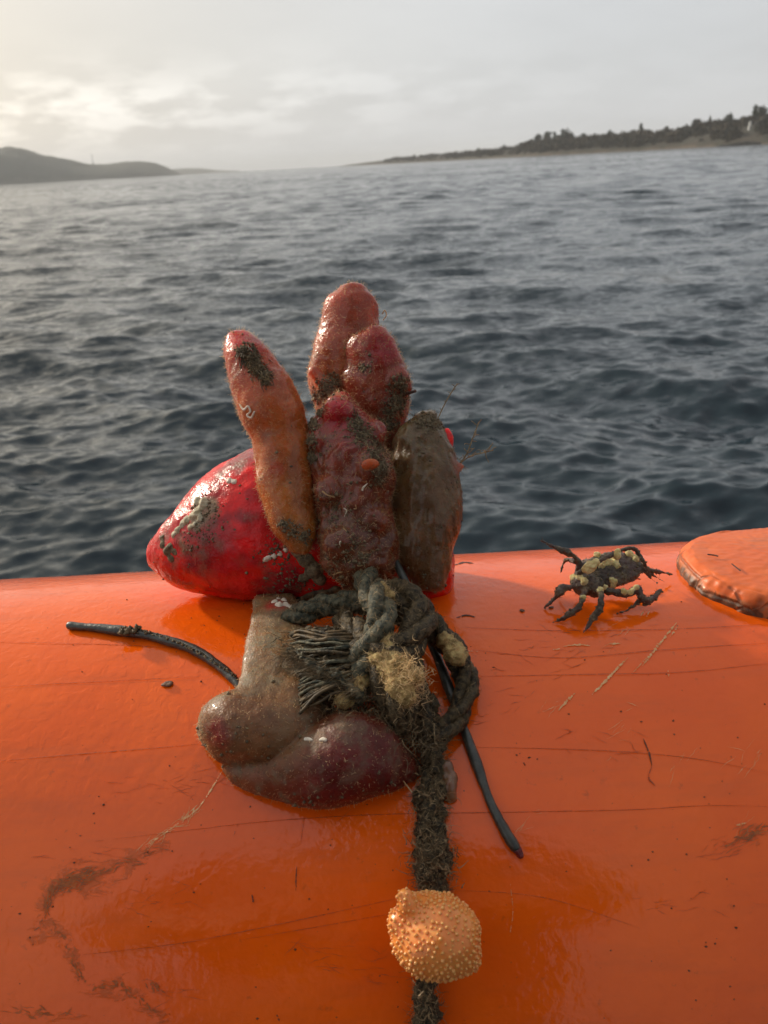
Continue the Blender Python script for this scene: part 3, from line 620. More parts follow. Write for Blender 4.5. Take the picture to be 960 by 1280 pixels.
SQ = 'sea squirts growing on the red float'
def squirt(label, lobes, base, tip, root, spots=(), voxel=.0011, disp=((.0030, 34, ''), (.0009, 85, ''), (.0003, 190, 'ridge'), (.0002, 420, '')), flat=.9, grime=.6, fuzz=900, fuzzlen=(.0008, .0034), crumb=200, seed=0.0, extra=(), flow=None, lean=.45, mat=None, name='sea_squirt', hw=.00019, hairmat=None, body=None, sm=3, ribs=False):
    parts = ([] if body else [loft(l, 36, 30, flat) for l in lobes]) + list(body or []) + list(extra)
    v, f = join(parts); me = remesh(v, f, voxel, sm); displace(me, disp, seed)
    if ribs:
        co_, no_ = coords(me), normals(me); q_ = co_ * np.array([1, 1, .12]); setcoords(me, co_ + no_ * ((pnoise(q_, 330, 3) * .0006 + np.abs(pnoise(q_, 130, 8)) * -.0013))[:, None])
    L0 = np.array(lobes[0]); td = L0[-1, :3] - L0[0, :3]; td /= np.linalg.norm(td)
    colour(me, base, tip, root, td, spots, grime, seed)
    org = L0[0, :3].copy()
    P, Nn = sample(me, int(fuzz * 3.2)); hv, hq = hairs(P, Nn, fuzzlen, hw, lean, .5, flow)
    cp, cn = sample(me, crumb, lambda c: (pnoise(c, 60, seed + 2) > .1) * 1.0 + .03); cv, cf = crumbs(cp, cn, (.0003, .0013))
    shift(me, org); o = obj(name, me, mat or m_squirt, loc=org); tag(o, label, 'sea squirt', SQ)
    tag(obj('fuzz', fastmesh('fuzz', hv - org, hq), hairmat or m_hair, o), kind='stuff')
    tag(obj('silt', fastmesh('silt', cv - org, cf), m_grime, o), kind='stuff')
    return o, org
def surf(px, py, t): return at(px, py, t)
def tuft(parent, org, c, r, n, length, mat, name='weed_tuft', nrm=None, lean=.75, curl=.9, width=.0003):
    """matted tuft of weed fibres round point c."""
    nrm = -FW if nrm is None else nrm
    P = c + rng.normal(size=(n, 3)) * np.asarray(r); Nn = np.tile(nrm, (n, 1)) + rng.normal(size=(n, 3)) * .4; Nn /= np.linalg.norm(Nn, axis=1)[:, None]
    v, q = hairs(P, Nn, length, width, lean, curl); return tag(obj(name, fastmesh(name, v - org, q), mat, parent), kind='stuff')
def worm(parent, org, rows, r, mat=None, name='worm_tube'):
    v, f = loft([list(p) + [r * (1 + .25 * rng.normal())] for p in rows], 8 * len(rows), 8); obj(name, newmesh(name, np.array(v) - org, f), mat or m_worm, parent); smooth(bpy.context.scene.objects[-1].data) if False else None

RED = (.56, .022, .022); ORG = (.62, .16, .045); PINK = (.52, .12, .07); BRN = (.26, .115, .055)
# ---- red float
def rest_depth(px, py, r, k=.95):
    t = depth_on(px, py)
    for _ in range(6): t = depth_on(px, py, r * t / FPX * k)
    return t
tf = rest_depth(330, 655, 92, .93)
rows = [(187, 676, 187, 709), (193, 670, 193, 715), (202, 659, 202, 721), (215, 643, 215, 729), (235, 619, 235, 737), (260, 593, 260, 743), (290, 573, 290, 748), (320, 558, 320, 751), (360, 553, 360, 752), (400, 553, 400, 750), (450, 560, 450, 750), (500, 585, 500, 752), (535, 620, 535, 753), (556, 660, 556, 748), (565, 695, 565, 735)]
v, f = edges_px(rows, (tf, tf), .9, 70, 44, cap=.22); me = remesh(v, f, .0013, 8); displace(me, [(.0013, 40, ''), (.0007, 120, ''), (.0003, 380, '')], 5.0)
org = at(380, 745, tf); ORGF = org
co = coords(me); c = np.tile(np.array((.84, .006, .006)), (len(co), 1)); c *= (1 + .25 * pnoise(co, 45, 2))[:, None]
pu = np.clip((pnoise(co * [1, .6, 1.6], 60, 7) + .5 * pnoise(co, 190, 3) - .15) * 4, 0, 1) * .5; c = c * (1 - pu)[:, None] + np.outer(pu, (.17, .012, .022))
gr = np.clip(.12 + .5 * pnoise(co, 30, 4), 0, 1)
def spot(co, c, gr, px, py, t, rpx, col, st, g=None):
    p = at(px, py, t); d = np.linalg.norm(co - p, axis=1) / (rpx * t / FPX) + .5 * pnoise(co, 150, px); q = np.clip((1.2 - d) * 2, 0, 1) * st
    c[:] = c * (1 - q)[:, None] + np.outer(q, col)
    if g is not None: gr[:] = gr * (1 - q) + g * q
nf = tf - .037
for px, py, r_, col, st, g in [(252, 640, 22, (.30, .25, .15), .85, 1.0), (236, 655, 16, (.42, .36, .24), .8, .6), (214, 685, 18, (.20, .15, .09), .8, 1.0), (228, 668, 12, (.30, .24, .15), .7, .9), (275, 672, 26, (.20, .02, .03), .6, .5), (310, 650, 18, (.16, .02, .03), .7, .6), (245, 705, 22, (.18, .02, .025), .6, .6), (300, 575, 30, (.30, .10, .10), .7, .8), (295, 700, 24, (.75, .008, .01), .8, .0), (330, 640, 30, (.72, .012, .018), .6, .0), (360, 720, 30, (.24, .02, .03), .7, .8), (310, 735, 60, (.45, .01, .02), .5, .2)]:
    spot(co, c, gr, px, py, nf + .012 * abs(py - 660) / 60, r_, col, st, g)
setcol(me, np.clip(c, 0, 1)); a = me.attributes.new('grime', 'FLOAT', 'POINT'); a.data.foreach_set('value', gr.astype(np.float32))
m_float = m_flesh('red_float_skin', sss=.10, rough=(.10, .32), fleck=.18, gamt=(.48, .62)); m_float.node_tree.nodes['Principled BSDF'].inputs['Coat Weight'].default_value = .2
cp, cn = sample(me, 700, lambda q: np.sum([np.exp(-(np.linalg.norm(q - at(px, py, nf), axis=1) / (r_ * .00042)) ** 2) for px, py, r_ in [(250, 642, 22), (213, 690, 20), (230, 665, 14), (345, 690, 16), (370, 735, 25)]], axis=0) + .004)
cv, cf = crumbs(cp, cn, (.0003, .0012))
shift(me, org); red_float = obj('red_float', me, m_float, loc=org); tag(red_float, 'glossy red rounded float with blunt pointed end, lying under the sea squirts', 'float')
tag(obj('silt', fastmesh('silt', cv - org, cf), m_grime, red_float), kind='stuff')
def surf_ray(root, org, px, py):
    """where the view through a pixel meets a built mesh (used once, to seat growth on its skin)."""
    ok, loc, nrm, _ = root.ray_cast(Vector([float(q) for q in CAM - org]), Vector([float(q) for q in ray(px, py)]))
    return (np.array(loc) + org, np.array(nrm)) if ok else (None, None)
bpy.context.view_layer.update()
def crust(root, org, pts, r, mat, name, bumpy=.4):
    """lumpy crust seated on a skin along pixel points."""
    parts = []
    for px, py, rp in pts:
        p, n_ = surf_ray(root, org, px, py)
        if p is None: continue
        rr = rp * .00045; parts.append(ball(p - n_ * rr * .45, rr, 10, 7, (1, 1, 1)))
    if not parts: return None
    v, f = join(parts); me_ = remesh(v, f, r, 1); displace(me_, [(.0006, 260, ''), (.0005, 700, '')], rng.random() * 9); shift(me_, org); return obj(name, me_, mat, root)
m_crust = m_plain('cream_crust', (.36, .29, .17), (.56, .50, .36), scale=350, rough=.75, bump=.0006)
crust(red_float, org, [(222, 663, 6), (228, 655, 6), (234, 650, 7), (240, 645, 6), (244, 655, 5), (250, 648, 5), (238, 660, 5), (247, 640, 8), (254, 630, 9), (246, 626, 7), (217, 668, 5)], .0006, m_crust, 'pale_crust')
crust(red_float, org, [(203, 680, 6), (208, 690, 7), (214, 698, 6), (212, 684, 6), (218, 690, 5), (203, 672, 5)], .0006, m_grime, 'silt_crust')
crust(red_float, org, [(276, 594, 3), (286, 601, 5), (293, 602, 4)], .0005, m_worm, 'shell_chip')
crust(red_float, org, [(336, 698, 4), (343, 695, 4), (350, 692, 3.5), (357, 688, 3.5), (332, 700, 3.5)], .0005, m_worm, 'worm_tube')
crust(red_float, org, [(382, 700, 12), (392, 712, 14), (380, 722, 9), (372, 690, 10), (400, 725, 10)], .0009, m_grime, 'silt_crust')
# dark strap-like weed along the lower rim
for pts in ([(375, 748), (400, 740), (425, 742), (450, 735)], [(360, 752), (390, 748), (420, 736)]):
    rows = []
    for x, y in pts:
        p, n_ = surf_ray(red_float, org, x, y); rows.append(list(p if p is not None else on(x, y, .006)) + [.0026])
    v, f = loft(rows, 30, 10); me = newmesh('weed_strand', np.array(v) - org, f); smooth(me); displace(me, [(.001, 400, '')]); obj('weed_strand', me, m_weed, red_float)

# ---- standing squirts (px, py, depth, radius px): each leans its own way
def S(rows): return spine_px(rows)
tb = .452
def float_t(px, py):
    p, _ = surf_ray(red_float, ORGF, px, py); return float((p - CAM) @ FW)
fl, ff, fr = float_t(375, 672), float_t(445, 715), float_t(530, 715); print('float depth', tf, fl, ff, fr)
s, o = squirt('tall orange sea squirt leaning left, dark weed patch on its red tip', [S([(374, 680, tb - .012, 17), (299, 420, tb - .030, 21)])],
    (.64, .125, .026), (.62, .055, .032), (.52, .18, .032), [(at(298, 420, fl - .002), .008, (.72, .03, .03), .9), (at(318, 428, fl - .006), .006, (.6, .05, .04), .6), (at(347, 588, fl - .011), .0045, (.66, .05, .02), .7), (at(352, 620, fl - .012), .014, (.62, .22, .04), .5)], grime=.35, fuzz=1500, crumb=60, mat=m_clear, seed=1.0, body=[edges_px([(362, 682, 388, 686), (345, 668, 394, 672), (334, 648, 396, 650), (326, 620, 394, 620), (322, 585, 390, 585), (316, 548, 387, 545), (303, 518, 384, 512), (292, 492, 372, 484), (283, 466, 353, 456), (279, 442, 335, 433), (284, 424, 315, 419)], (fl - .004, fl + .006))])
def patch(parent, org, pts, n, length, mat, width=.0005, flow=None):
    """a matted patch lying flat on the skin."""
    bpy.context.view_layer.update(); P_, N_ = [], []
    for _ in range(n):
        px, py, r_ = pts[rng.integers(len(pts))]; p, n_ = surf_ray(parent, org, px + rng.normal() * r_ * .5, py + rng.normal() * r_ * .5)
        if p is not None: P_.append(p); N_.append(n_)
    if len(P_) < 3: return
    v, q = hairs(np.array(P_), np.array(N_), length, width, .9, .5, flow, lift=.0004); tag(obj('weed_mat', fastmesh('weed_mat', v - org, q), mat, parent), kind='stuff')
    cv_, cf_ = crumbs(np.array(P_), np.array(N_), (.0004, .0014)); tag(obj('silt', fastmesh('silt', cv_ - org, cf_), m_grime, parent), kind='stuff')
DN = (.35, 0, -1)
patch(s, o, [(304, 437, 9), (311, 446, 11), (320, 458, 11), (330, 470, 8)], 420, (.003, .008), m_weed, .0006, DN); patch(s, o, [(316, 452, 10), (328, 468, 8)], 90, (.003, .007), m_hair, .0003, DN)
patch(s, o, [(355, 655, 8), (370, 665, 12), (380, 672, 8)], 120, (.002, .004), m_grime, .0004)
bpy.context.view_layer.update()
WQ = [surf_ray(s, o, *q)[0] for q in ((300, 506), (305, 512), (310, 508), (313, 514), (309, 519), (314, 522), (318, 515))]; WQ = [q for q in WQ if q is not None]; worm(s, o, WQ, .0006)
tallb, ob = squirt('tallest pale pinkish orange sea squirt standing at the back', [S([(440, 600, tb + .018, 34), (441, 370, tb, 26)])],
    (.58, .115, .05), (.56, .11, .055), (.5, .16, .035), [(at(436, 462, tb - .02), .014, (.62, .18, .04), .6)], grime=.35, fuzz=1900, crumb=70, mat=m_clear, seed=2.0, body=[edges_px([(410, 590, 470, 590), (400, 530, 480, 530), (390, 492, 476, 492), (386, 470, 474, 470), (391, 445, 475, 447), (396, 418, 476, 420), (402, 392, 475, 394), (410, 374, 471, 376), (422, 364, 460, 365)], (tb + .018, tb - .002)), loft(S([(410, 490, tb - .010, 14), (393, 466, tb - .010, 10)]), 8, 12)])
midb, om = squirt('dark pink sea squirt with red patch at its tip, behind the front one', [S([(470, 620, tb + .004, 34), (468, 420, tb - .012, 24)])],
    (.42, .062, .030), (.46, .07, .04), (.24, .065, .028), [(at(486, 432, tb - .026), .0115, (.50, .010, .018), 1.0), (at(450, 480, tb - .03), .012, (.5, .13, .05), .6)], grime=.6, fuzz=2000, crumb=140, mat=m_clear, seed=3.0, disp=((.0034, 40, ''), (.0014, 95, ''), (.0004, 200, 'ridge')), body=[edges_px([(450, 620, 495, 620), (440, 560, 502, 560), (434, 520, 510, 522), (430, 490, 512, 494), (429, 465, 508, 470), (431, 440, 499, 446), (438, 422, 492, 426), (451, 413, 484, 414)], (tb + .004, tb - .014)), loft(S([(490, 474, tb - .014, 18), (504, 487, tb - .012, 10)]), 8, 12)])
patch(midb, om, [(500, 480, 12), (490, 510, 14), (500, 500, 12), (485, 530, 14)], 420, (.002, .005), m_grime, .0004); patch(midb, om, [(454, 460, 6)], 60, (.001, .003), m_weed, .0004)
worm(midb, om, [at(505, 494, tb - .012), at(512, 491, tb - .016), at(519, 489, tb - .018)], .0009, m_cut, 'dark_spine')
worm(midb, om, [at(478, 392, tb - .006), at(481, 388, tb - .006), at(483, 394, tb - .006), at(479, 400, tb - .006)], .0003, m_hair, 'weed_thread')
patch(tallb, ob, [(405, 485, 12), (415, 478, 10), (400, 495, 10)], 260, (.002, .005), m_grime, .0004)
frontb, of = squirt('broad dark red sea squirt in the front middle, red knob on top', [S([(445, 722, tb - .006, 36), (422, 510, tb - .032, 31)])],
    (.27, .038, .018), (.40, .038, .03), (.16, .055, .022), [(at(424, 516, ff - .022), .0095, (.46, .012, .025), .95), (at(440, 545, ff - .026), .008, (.3, .05, .05), .6)], grime=.5, fuzz=1900, fuzzlen=(.0008, .0040), crumb=250, seed=4.0, body=[edges_px([(425, 730, 475, 730), (402, 706, 490, 706), (396, 680, 493, 680), (393, 640, 492, 640), (386, 600, 488, 600), (381, 575, 484, 575), (382, 550, 475, 550), (387, 530, 465, 530), (396, 514, 453, 514), (408, 504, 442, 504)], (ff - .008, ff - .006), .85), loft(S([(452, 610, ff - .014, 19), (464, 578, ff - .024, 17)]), 10, 14)], disp=((.0036, 44, ''), (.0020, 95, ''), (.0007, 200, 'ridge'), (.0003, 420, '')), extra=[ball(at(424, 519, ff - .013), .0095, 16, 10), ball(at(402, 556, ff - .014), .0085, 14, 9), ball(at(462, 548, ff - .012), .0085, 14, 9), ball(at(412, 612, ff - .020), .0090, 14, 9), ball(at(468, 652, ff - .018), .0090, 14, 9), ball(at(425, 680, ff - .021), .0095, 14, 9)])
p, n_ = surf_ray(frontb, of, 463, 581)
if p is not None:
    v, f = ball(p + FW * .0006, .0042, 14, 8, (1.1, .45, .8)); me = newmesh('siphon', np.array(v) - of, f); smooth(me); setcol(me, np.tile((.60, .12, .03), (len(v), 1))); obj('siphon', me, m_red, frontb)
patch(frontb, of, [(455, 545, 14), (468, 560, 12), (445, 530, 10), (478, 585, 8)], 420, (.002, .006), m_grime, .0004); patch(frontb, of, [(392, 530, 8), (388, 550, 9), (390, 570, 9), (398, 512, 7)], 320, (.002, .005), m_grime, .0004); patch(frontb, of, [(470, 570, 12), (475, 600, 10)], 120, (.003, .008), m_weed, .0004); patch(frontb, of, [(420, 640, 30), (450, 690, 30), (430, 710, 30)], 300, (.001, .004), m_weed2, .0003)
for q in range(11):
    x, y = 400 + 85 * rng.random(), 610 + 105 * rng.random(); p, n_ = surf_ray(frontb, of, x, y)
    if p is None: continue
    dx, dy = rng.normal() * 3, rng.normal() * 3; p2, _ = surf_ray(frontb, of, x + dx, y + dy); p3, _ = surf_ray(frontb, of, x + 2 * dx + rng.normal() * 3, y + 2 * dy + rng.normal() * 3)
    if p2 is None or p3 is None: continue
    worm(frontb, of, [p, p2, p3], .00035, m_worm if q % 4 == 0 else m_hair, 'worm_tube')
flowv = np.array([.5, 0, -1.])
rightb, orr = squirt('furry brown sea squirt standing at the right end of the float', [S([(533, 712, tb - .004, 34), (532, 530, tb - .021, 27)])],
    (.21, .125, .045), (.23, .155, .065), (.20, .085, .028), [(at(575, 582, fr - .004), .006, (.42, .14, .08), .9), (at(575, 660, fr), .010, (.26, .09, .045), .5)], body=[edges_px([(514, 726, 556, 726), (500, 704, 566, 702), (492, 670, 574, 672), (489, 640, 577, 640), (487, 608, 577, 606), (488, 578, 573, 574), (493, 556, 562, 550), (503, 537, 552, 532), (516, 525, 545, 521)], (fr - .004, fr + .004), .85), loft(S([(560, 600, fr - .002, 12), (573, 583, fr - .002, 9)]), 8, 12)], grime=.45, fuzz=2300, fuzzlen=(.002, .007), crumb=160, seed=6.0, mat=m_clear, ribs=True, flow=flowv, lean=.97, hw=.00016, hairmat=m_plain('brown_fur', (.12, .075, .035), (.24, .165, .085), scale=150, rough=.5, bump=.0002))
patch(rightb, orr, [(530, 528, 14), (545, 530, 10)], 200, (.002, .005), m_grime, .0004) 
backr, obr = squirt('small bright red sea squirt tip peeping out behind the brown one', [S([(540, 600, tb + .014, 16), (555, 540, tb + .008, 12)])], (.58, .03, .035), (.62, .022, .03), (.4, .05, .04), [], grime=.1, fuzz=60, crumb=15, seed=7.0, body=[edges_px([(540, 600, 564, 598), (543, 568, 568, 562), (545, 550, 569, 545), (548, 539, 564, 535)], (tb + .014, tb + .008))])
# ---- lower squirts lying down the near side of the tube
lowl = [lay_px([(340, 760, 26, .004), (345, 900, 46)], .8)]
lowbody = [edges_px([(318, 748, 366, 746), (313, 778, 386, 776), (307, 812, 402, 815), (302, 845, 418, 866), (294, 861, 408, 915), (280, 868, 366, 950), (264, 875, 318, 958), (254, 886, 282, 952), (250, 899, 262, 936)], .002, .8, 60, lay=.75)]
cresbody = [edges_px([(278, 955, 281, 966), (292, 950, 297, 984), (330, 938, 330, 997), (380, 912, 380, 1004), (430, 890, 432, 1003), (480, 905, 484, 993), (514, 936, 519, 981), (530, 953, 532, 970)], .0, .92, lay=.8)]
lowb, ol = squirt('large brown sea squirt bent like a boot with a dark red lower lobe', [lay_px([(340, 760, 26, .004), (400, 990, 40)], .8)], (.22, .095, .030), (.20, .011, .008), (.32, .19, .085),
    [(on(330, 900, .045), .026, (.23, .105, .035), 1.0), (on(288, 905, .038), .021, (.22, .09, .032), 1.0), (on(262, 920, .032), .009, (.34, .03, .03), .8), (on(340, 770, .02), .010, (.26, .19, .12), .7), (on(345, 752, .018), .007, (.55, .02, .03), .7), (on(322, 840, .03), .012, (.28, .2, .12), .5), (on(470, 960, .03), .030, (.14, .009, .008), .8)],
    grime=.85, fuzz=1500, fuzzlen=(.0006, .0026), crumb=200, seed=8.0, sm=3, mat=m_mud, body=lowbody + cresbody)
crust(lowb, ol, [(343, 752, 5), (350, 756, 6), (358, 756, 6), (365, 760, 5), (355, 750, 5), (347, 748, 4)], .0005, m_worm, 'pale_crust')
cresb, oc = lowb, ol
bpy.context.view_layer.update()
for q in ([(382, 924, .0008), (386, 924, .0009), (390, 925, .0004)], [(400, 925, .0005), (404, 924, .0009), (407, 925, .0008)]):
    W_ = [(surf_ray(cresb, oc, x, y)[0], r_) for x, y, r_ in q]
    if all(a is not None for a, _ in W_): v, f = loft([list(a) + [r_] for a, r_ in W_], 10, 8); obj('worm_tube', newmesh('worm_tube', np.array(v) - oc, f), m_worm, cresb)

# ---- hydroid sprigs at the right
m_sprig = m_plain('hydroid_stem', (.20, .13, .06), (.36, .25, .13), scale=300, rough=.6)
def sprig(rows, label, nb, bl):
    org = np.array(rows[0][:3]); t = empty('hydroid_sprig', org); tag(t, label, 'hydroid', 'hydroids on the brown sea squirt')
    Sx = catmull([r[:3] for r in rows], 30); v, f = loft([list(p - org) + [.00032] for p in Sx[::3]], 30, 5); obj('stem', newmesh('stem', v, f), m_sprig, t)
    for k in range(nb):
        i = 5 + int(24 * k / nb); d = rng.normal(size=3) * .5 + RT * (1 if k % 2 else -1) * .8 + UP * .4; d /= np.linalg.norm(d); e = Sx[i] + d * bl * (.5 + .8 * rng.random())
        mid = (Sx[i] + e) / 2 + rng.normal(size=3) * bl * .12; v, f = loft([list(Sx[i] - org) + [.0002], list(mid - org) + [.00018], list(e - org) + [.00016]], 7, 4); obj('branch', newmesh('branch', v, f), m_sprig, t)
sprig([list(at(571, 583, fr)), list(at(583, 568, fr - .003)), list(at(592, 545, fr - .004)), list(at(600, 524, fr - .004))], 'upright wispy hydroid sprig beside the pink nub', 14, .004)
sprig([list(at(574, 580, fr - .001)), list(at(588, 570, fr - .005)), list(at(604, 566, fr - .01)), list(at(619, 562, fr - .013))], 'wispy hydroid sprig pointing out over the sea', 12, .0045)
sprig([list(at(548, 522, fr)), list(at(556, 505, fr)), list(at(566, 488, fr)), list(at(573, 478, fr))], 'thin hydroid thread rising above the brown squirt', 8, .002)

# ---- black rubber cords
m_cord = m_plain('black_rubber', (.016, .018, .015), (.05, .052, .042), scale=220, rough=.4, bump=.0004, coat=.3)
def cord(label, rows, end_mat=None):
    sp = rows; org = np.array(sp[0][:3]); v, f = loft(sp, 90, 14); me = newmesh('rubber_cord', np.array(v) - org, f); smooth(me); displace(me, [(.0007, 55, ''), (.0003, 300, '')]); o = obj('rubber_cord', me, m_cord, loc=org); tag(o, label, 'cord', 'black rubber cords'); return o, org
c1, oc1 = cord('black rubber cord curving from the left end under the boot shaped squirt', lay_px([(88, 782, 5.2), (120, 785, 5.6), (160, 790, 6), (200, 798, 6.2), (240, 811, 6.2), (272, 831, 6.2), (295, 853, 6.2), (312, 880, 6.0), (330, 905, 5.5)], 1.0))
P = np.array([on(150 + 26 * rng.random(), 784 + 8 * rng.random(), .006) for _ in range(60)]); v, f = crumbs(P, np.tile((0, -.3, 1.), (60, 1)), (.0006, .0026)); tag(obj('weed_crumbs', fastmesh('weed_crumbs', v - oc1, f), m_grime if False else m_weed, c1), kind='stuff')
P = np.array([on(150 + 145 * k, 790 + 60 * k ** 1.8 - 6 + 4 * rng.random(), .005) for k in rng.random(220)]); v, f = crumbs(P, np.tile((0, -.3, 1.), (220, 1)), (.0003, .0011)); tag(obj('weed_crumbs', fastmesh('weed_crumbs', v - oc1, f), m_grime, c1), kind='stuff')
c2, oc2 = cord('black rubber cord running from between the squirts down to a red stub', S([(489, 672, fr - .002, 4.0), (494, 700, fr - .012, 5), (508, 730, fr - .022, 5.5)]) + lay_px([(530, 780, 5.8, .010), (552, 835, 5.8, .004), (572, 890, 5.9), (592, 945, 6.0), (612, 1000, 6.2), (632, 1040, 6.4), (643, 1058, 6.4)], 1.0))
rows = lay_px([(644, 1059, 5.2), (650, 1069, 4.6)], 1.0); v, f = loft(rows, 6, 12); me = newmesh('red_stub', np.array(v) - oc2, f); displace(me, [(.0008, 500, '')]); obj('red_stub', me, m_plain('dark_red_stub', (.10, .012, .016), (.2, .02, .02), rough=.5), c2)

# ---- weedy rope and its knot
m_rope = m_plain('wet_old_rope', (.014, .012, .008), (.13, .092, .045), scale=330, rough=.55, bump=.0012)
m_rope2 = m_plain('green_old_rope', (.018, .026, .020), (.16, .145, .09), scale=330, rough=.55, bump=.0012)
for q_ in (m_rope, m_rope2, m_weed, m_weed2): q_.node_tree.nodes['Principled BSDF'].inputs['Specular IOR Level'].default_value = .3
rope_o = on(540, 930, .012); rope = tag(empty('knotted_rope', rope_o), 'dark weedy rope, knotted below the red float and hanging down the tube', 'rope')
rope_meshes = []
def rope_run(rows, twist=9.0, mat=None, strands=3, name='strand', amp=.0014, so=.54, sr=.57):
    A = np.array(rows); n = max(24, int(len(A) * 14)); Sx = catmull(A, n); P, r = Sx[:, :3], Sx[:, 3]; T = np.gradient(P, axis=0); T /= np.linalg.norm(T, axis=1)[:, None] + 1e-9
    ln = np.concatenate([[0], np.cumsum(np.linalg.norm(np.diff(P, axis=0), axis=1))]); rm = r.mean(); out = []
    ref = np.array([.31, -.74, .6]); u = np.cross(T, ref); u /= np.linalg.norm(u, axis=1)[:, None] + 1e-9; w_ = np.cross(T, u)
    for k in range(strands):
        a = ln / (rm * twist) * 6.283 + 6.283 * k / strands; Q = P + (u * np.cos(a)[:, None] + w_ * np.sin(a)[:, None]) * (r * so)[:, None]
        v, f = loft(np.hstack([Q, (r * sr)[:, None]]), n, 12, ref=(.2, .5, .84)); me = newmesh(name, v, f); smooth(me); displace(me, [(amp * .7, 220, ''), (amp * .55, 620, '')], k * 2.1 + rng.random() * 5)
        shift(me, rope_o); obj(name, me, mat or m_rope, rope); rope_meshes.append(me); out.append(me)
    return out
def fuzz_on(mes, n, length, mat, lean=.75, curl=1.0, width=.00028, name='frayed_fibres', flow=None):
    if n > 200: lean = .965; n = int(n * .95); curl *= .55; length = (length[0], length[1] * 1.25)
    for me in mes:
        P, Nn = sample(me, n); v, q = hairs(P, Nn, length, width, lean, curl, flow, 3); tag(obj(name, fastmesh(name, v, q), mat, rope), kind='stuff')
# hanging part, above and below the orange ball
hrow = [(533, 880, 15, .008), (538, 915, 17, .004), (541, 950, 16, .002), (540, 985, 18), (537, 1020, 19), (541, 1050, 22), (539, 1080, 24), (543, 1105, 19), (538, 1150, 16), (534, 1200, 13), (531, 1240, 15), (533, 1275, 17), (530, 1320, 15), (530, 1360, 19)]
hrow = [(q[0], q[1], q[2] * .86) + tuple(q[3:]) for q in hrow]
hang = rope_run(lay_px(hrow, .75), 11, amp=.0040, strands=3, so=.52, sr=.62)
for me in hang:
    for n_h, mt_, wd_ in ((950, m_weed, .0003), (1100, m_weed2, .00026), (400, m_hair, .00014)):
        P, Nn = sample(me, n_h); v, q = hairs(P, Nn, (.003, .011), wd_, .95, 2.2, None, 5); tag(obj('frayed_fibres', fastmesh('frayed_fibres', v, q), mt_, rope), kind='stuff')
# a thicker weedy mat round the hanging rope
for px, py, n in [(524, 1060, 70), (552, 1010, 50), (553, 1075, 70), (530, 1100, 70), (526, 1000, 50), (532, 1250, 50), (522, 1085, 60), (556, 1090, 70)]:
    tuft(rope, rope_o, on(px, py, .010), (.003, .003, .005), n, (.002, .006), m_weed2, 'weed_tuft', width=.00045, lean=.95)
# loop to the right
lp = rope_run(lay_px([(500, 766, 15, .020), (538, 782, 16, .016), (564, 810, 16, .010), (582, 846, 15, .004), (579, 880, 14, .003), (564, 906, 14, .004), (544, 924, 14, .006)], .9), 10, m_rope)
fuzz_on(lp, 500, (.001, .004), m_weed, .6, .8); fuzz_on(lp, 250, (.001, .004), m_weed2, .7, .8)
# down-going leg beside the loop, green cross turn, upright stub, inner turns
lg = rope_run(lay_px([(508, 800, 13, .020), (518, 840, 13, .016), (525, 880, 14, .010), (534, 915, 15, .006)], .9), 10, m_rope)
fuzz_on(lg, 350, (.001, .005), m_weed, .7, .9)
gn = rope_run(lay_px([(362, 772, 12, .012), (385, 764, 14, .016), (412, 756, 14, .018), (440, 752, 13, .020), (462, 758, 12, .02)], .9), 7, m_rope2, so=.5, sr=.6)
fuzz_on(gn, 500, (.001, .004), m_weed2, .7, .8)
st = rope_run(lay_px([(458, 722, 15, .028), (466, 742, 17, .032), (478, 768, 18, .034), (470, 800, 19, .030), (452, 830, 19, .024), (440, 870, 18, .018)], .9), 9, m_rope2)
fuzz_on(st, 500, (.0015, .006), m_weed2, .75, 1.0); fuzz_on(st, 190, (.002, .006), m_hair, .9, 1.2, .00016)
tn = rope_run(lay_px([(470, 735, 14, .026), (500, 745, 20, .026), (524, 764, 21, .022), (514, 802, 19, .026), (480, 815, 17, .030), (450, 805, 15, .028)], .9), 9, m_rope)
fuzz_on(tn, 500, (.0015, .005), m_weed, .7, 1.0); fuzz_on(tn, 400, (.0015, .006), m_weed2, .75, 1.0)
tn2 = rope_run(lay_px([(430, 775, 14, .016), (455, 800, 17, .024), (490, 870, 20, .022), (500, 900, 18, .014), (470, 912, 15, .010), (430, 900, 14, .010)], .9), 9, m_rope)
fuzz_on(tn2, 450, (.002, .009), m_weed, .8, 1.2); fuzz_on(tn2, 350, (.002, .008), m_weed2, .7, 1.3)
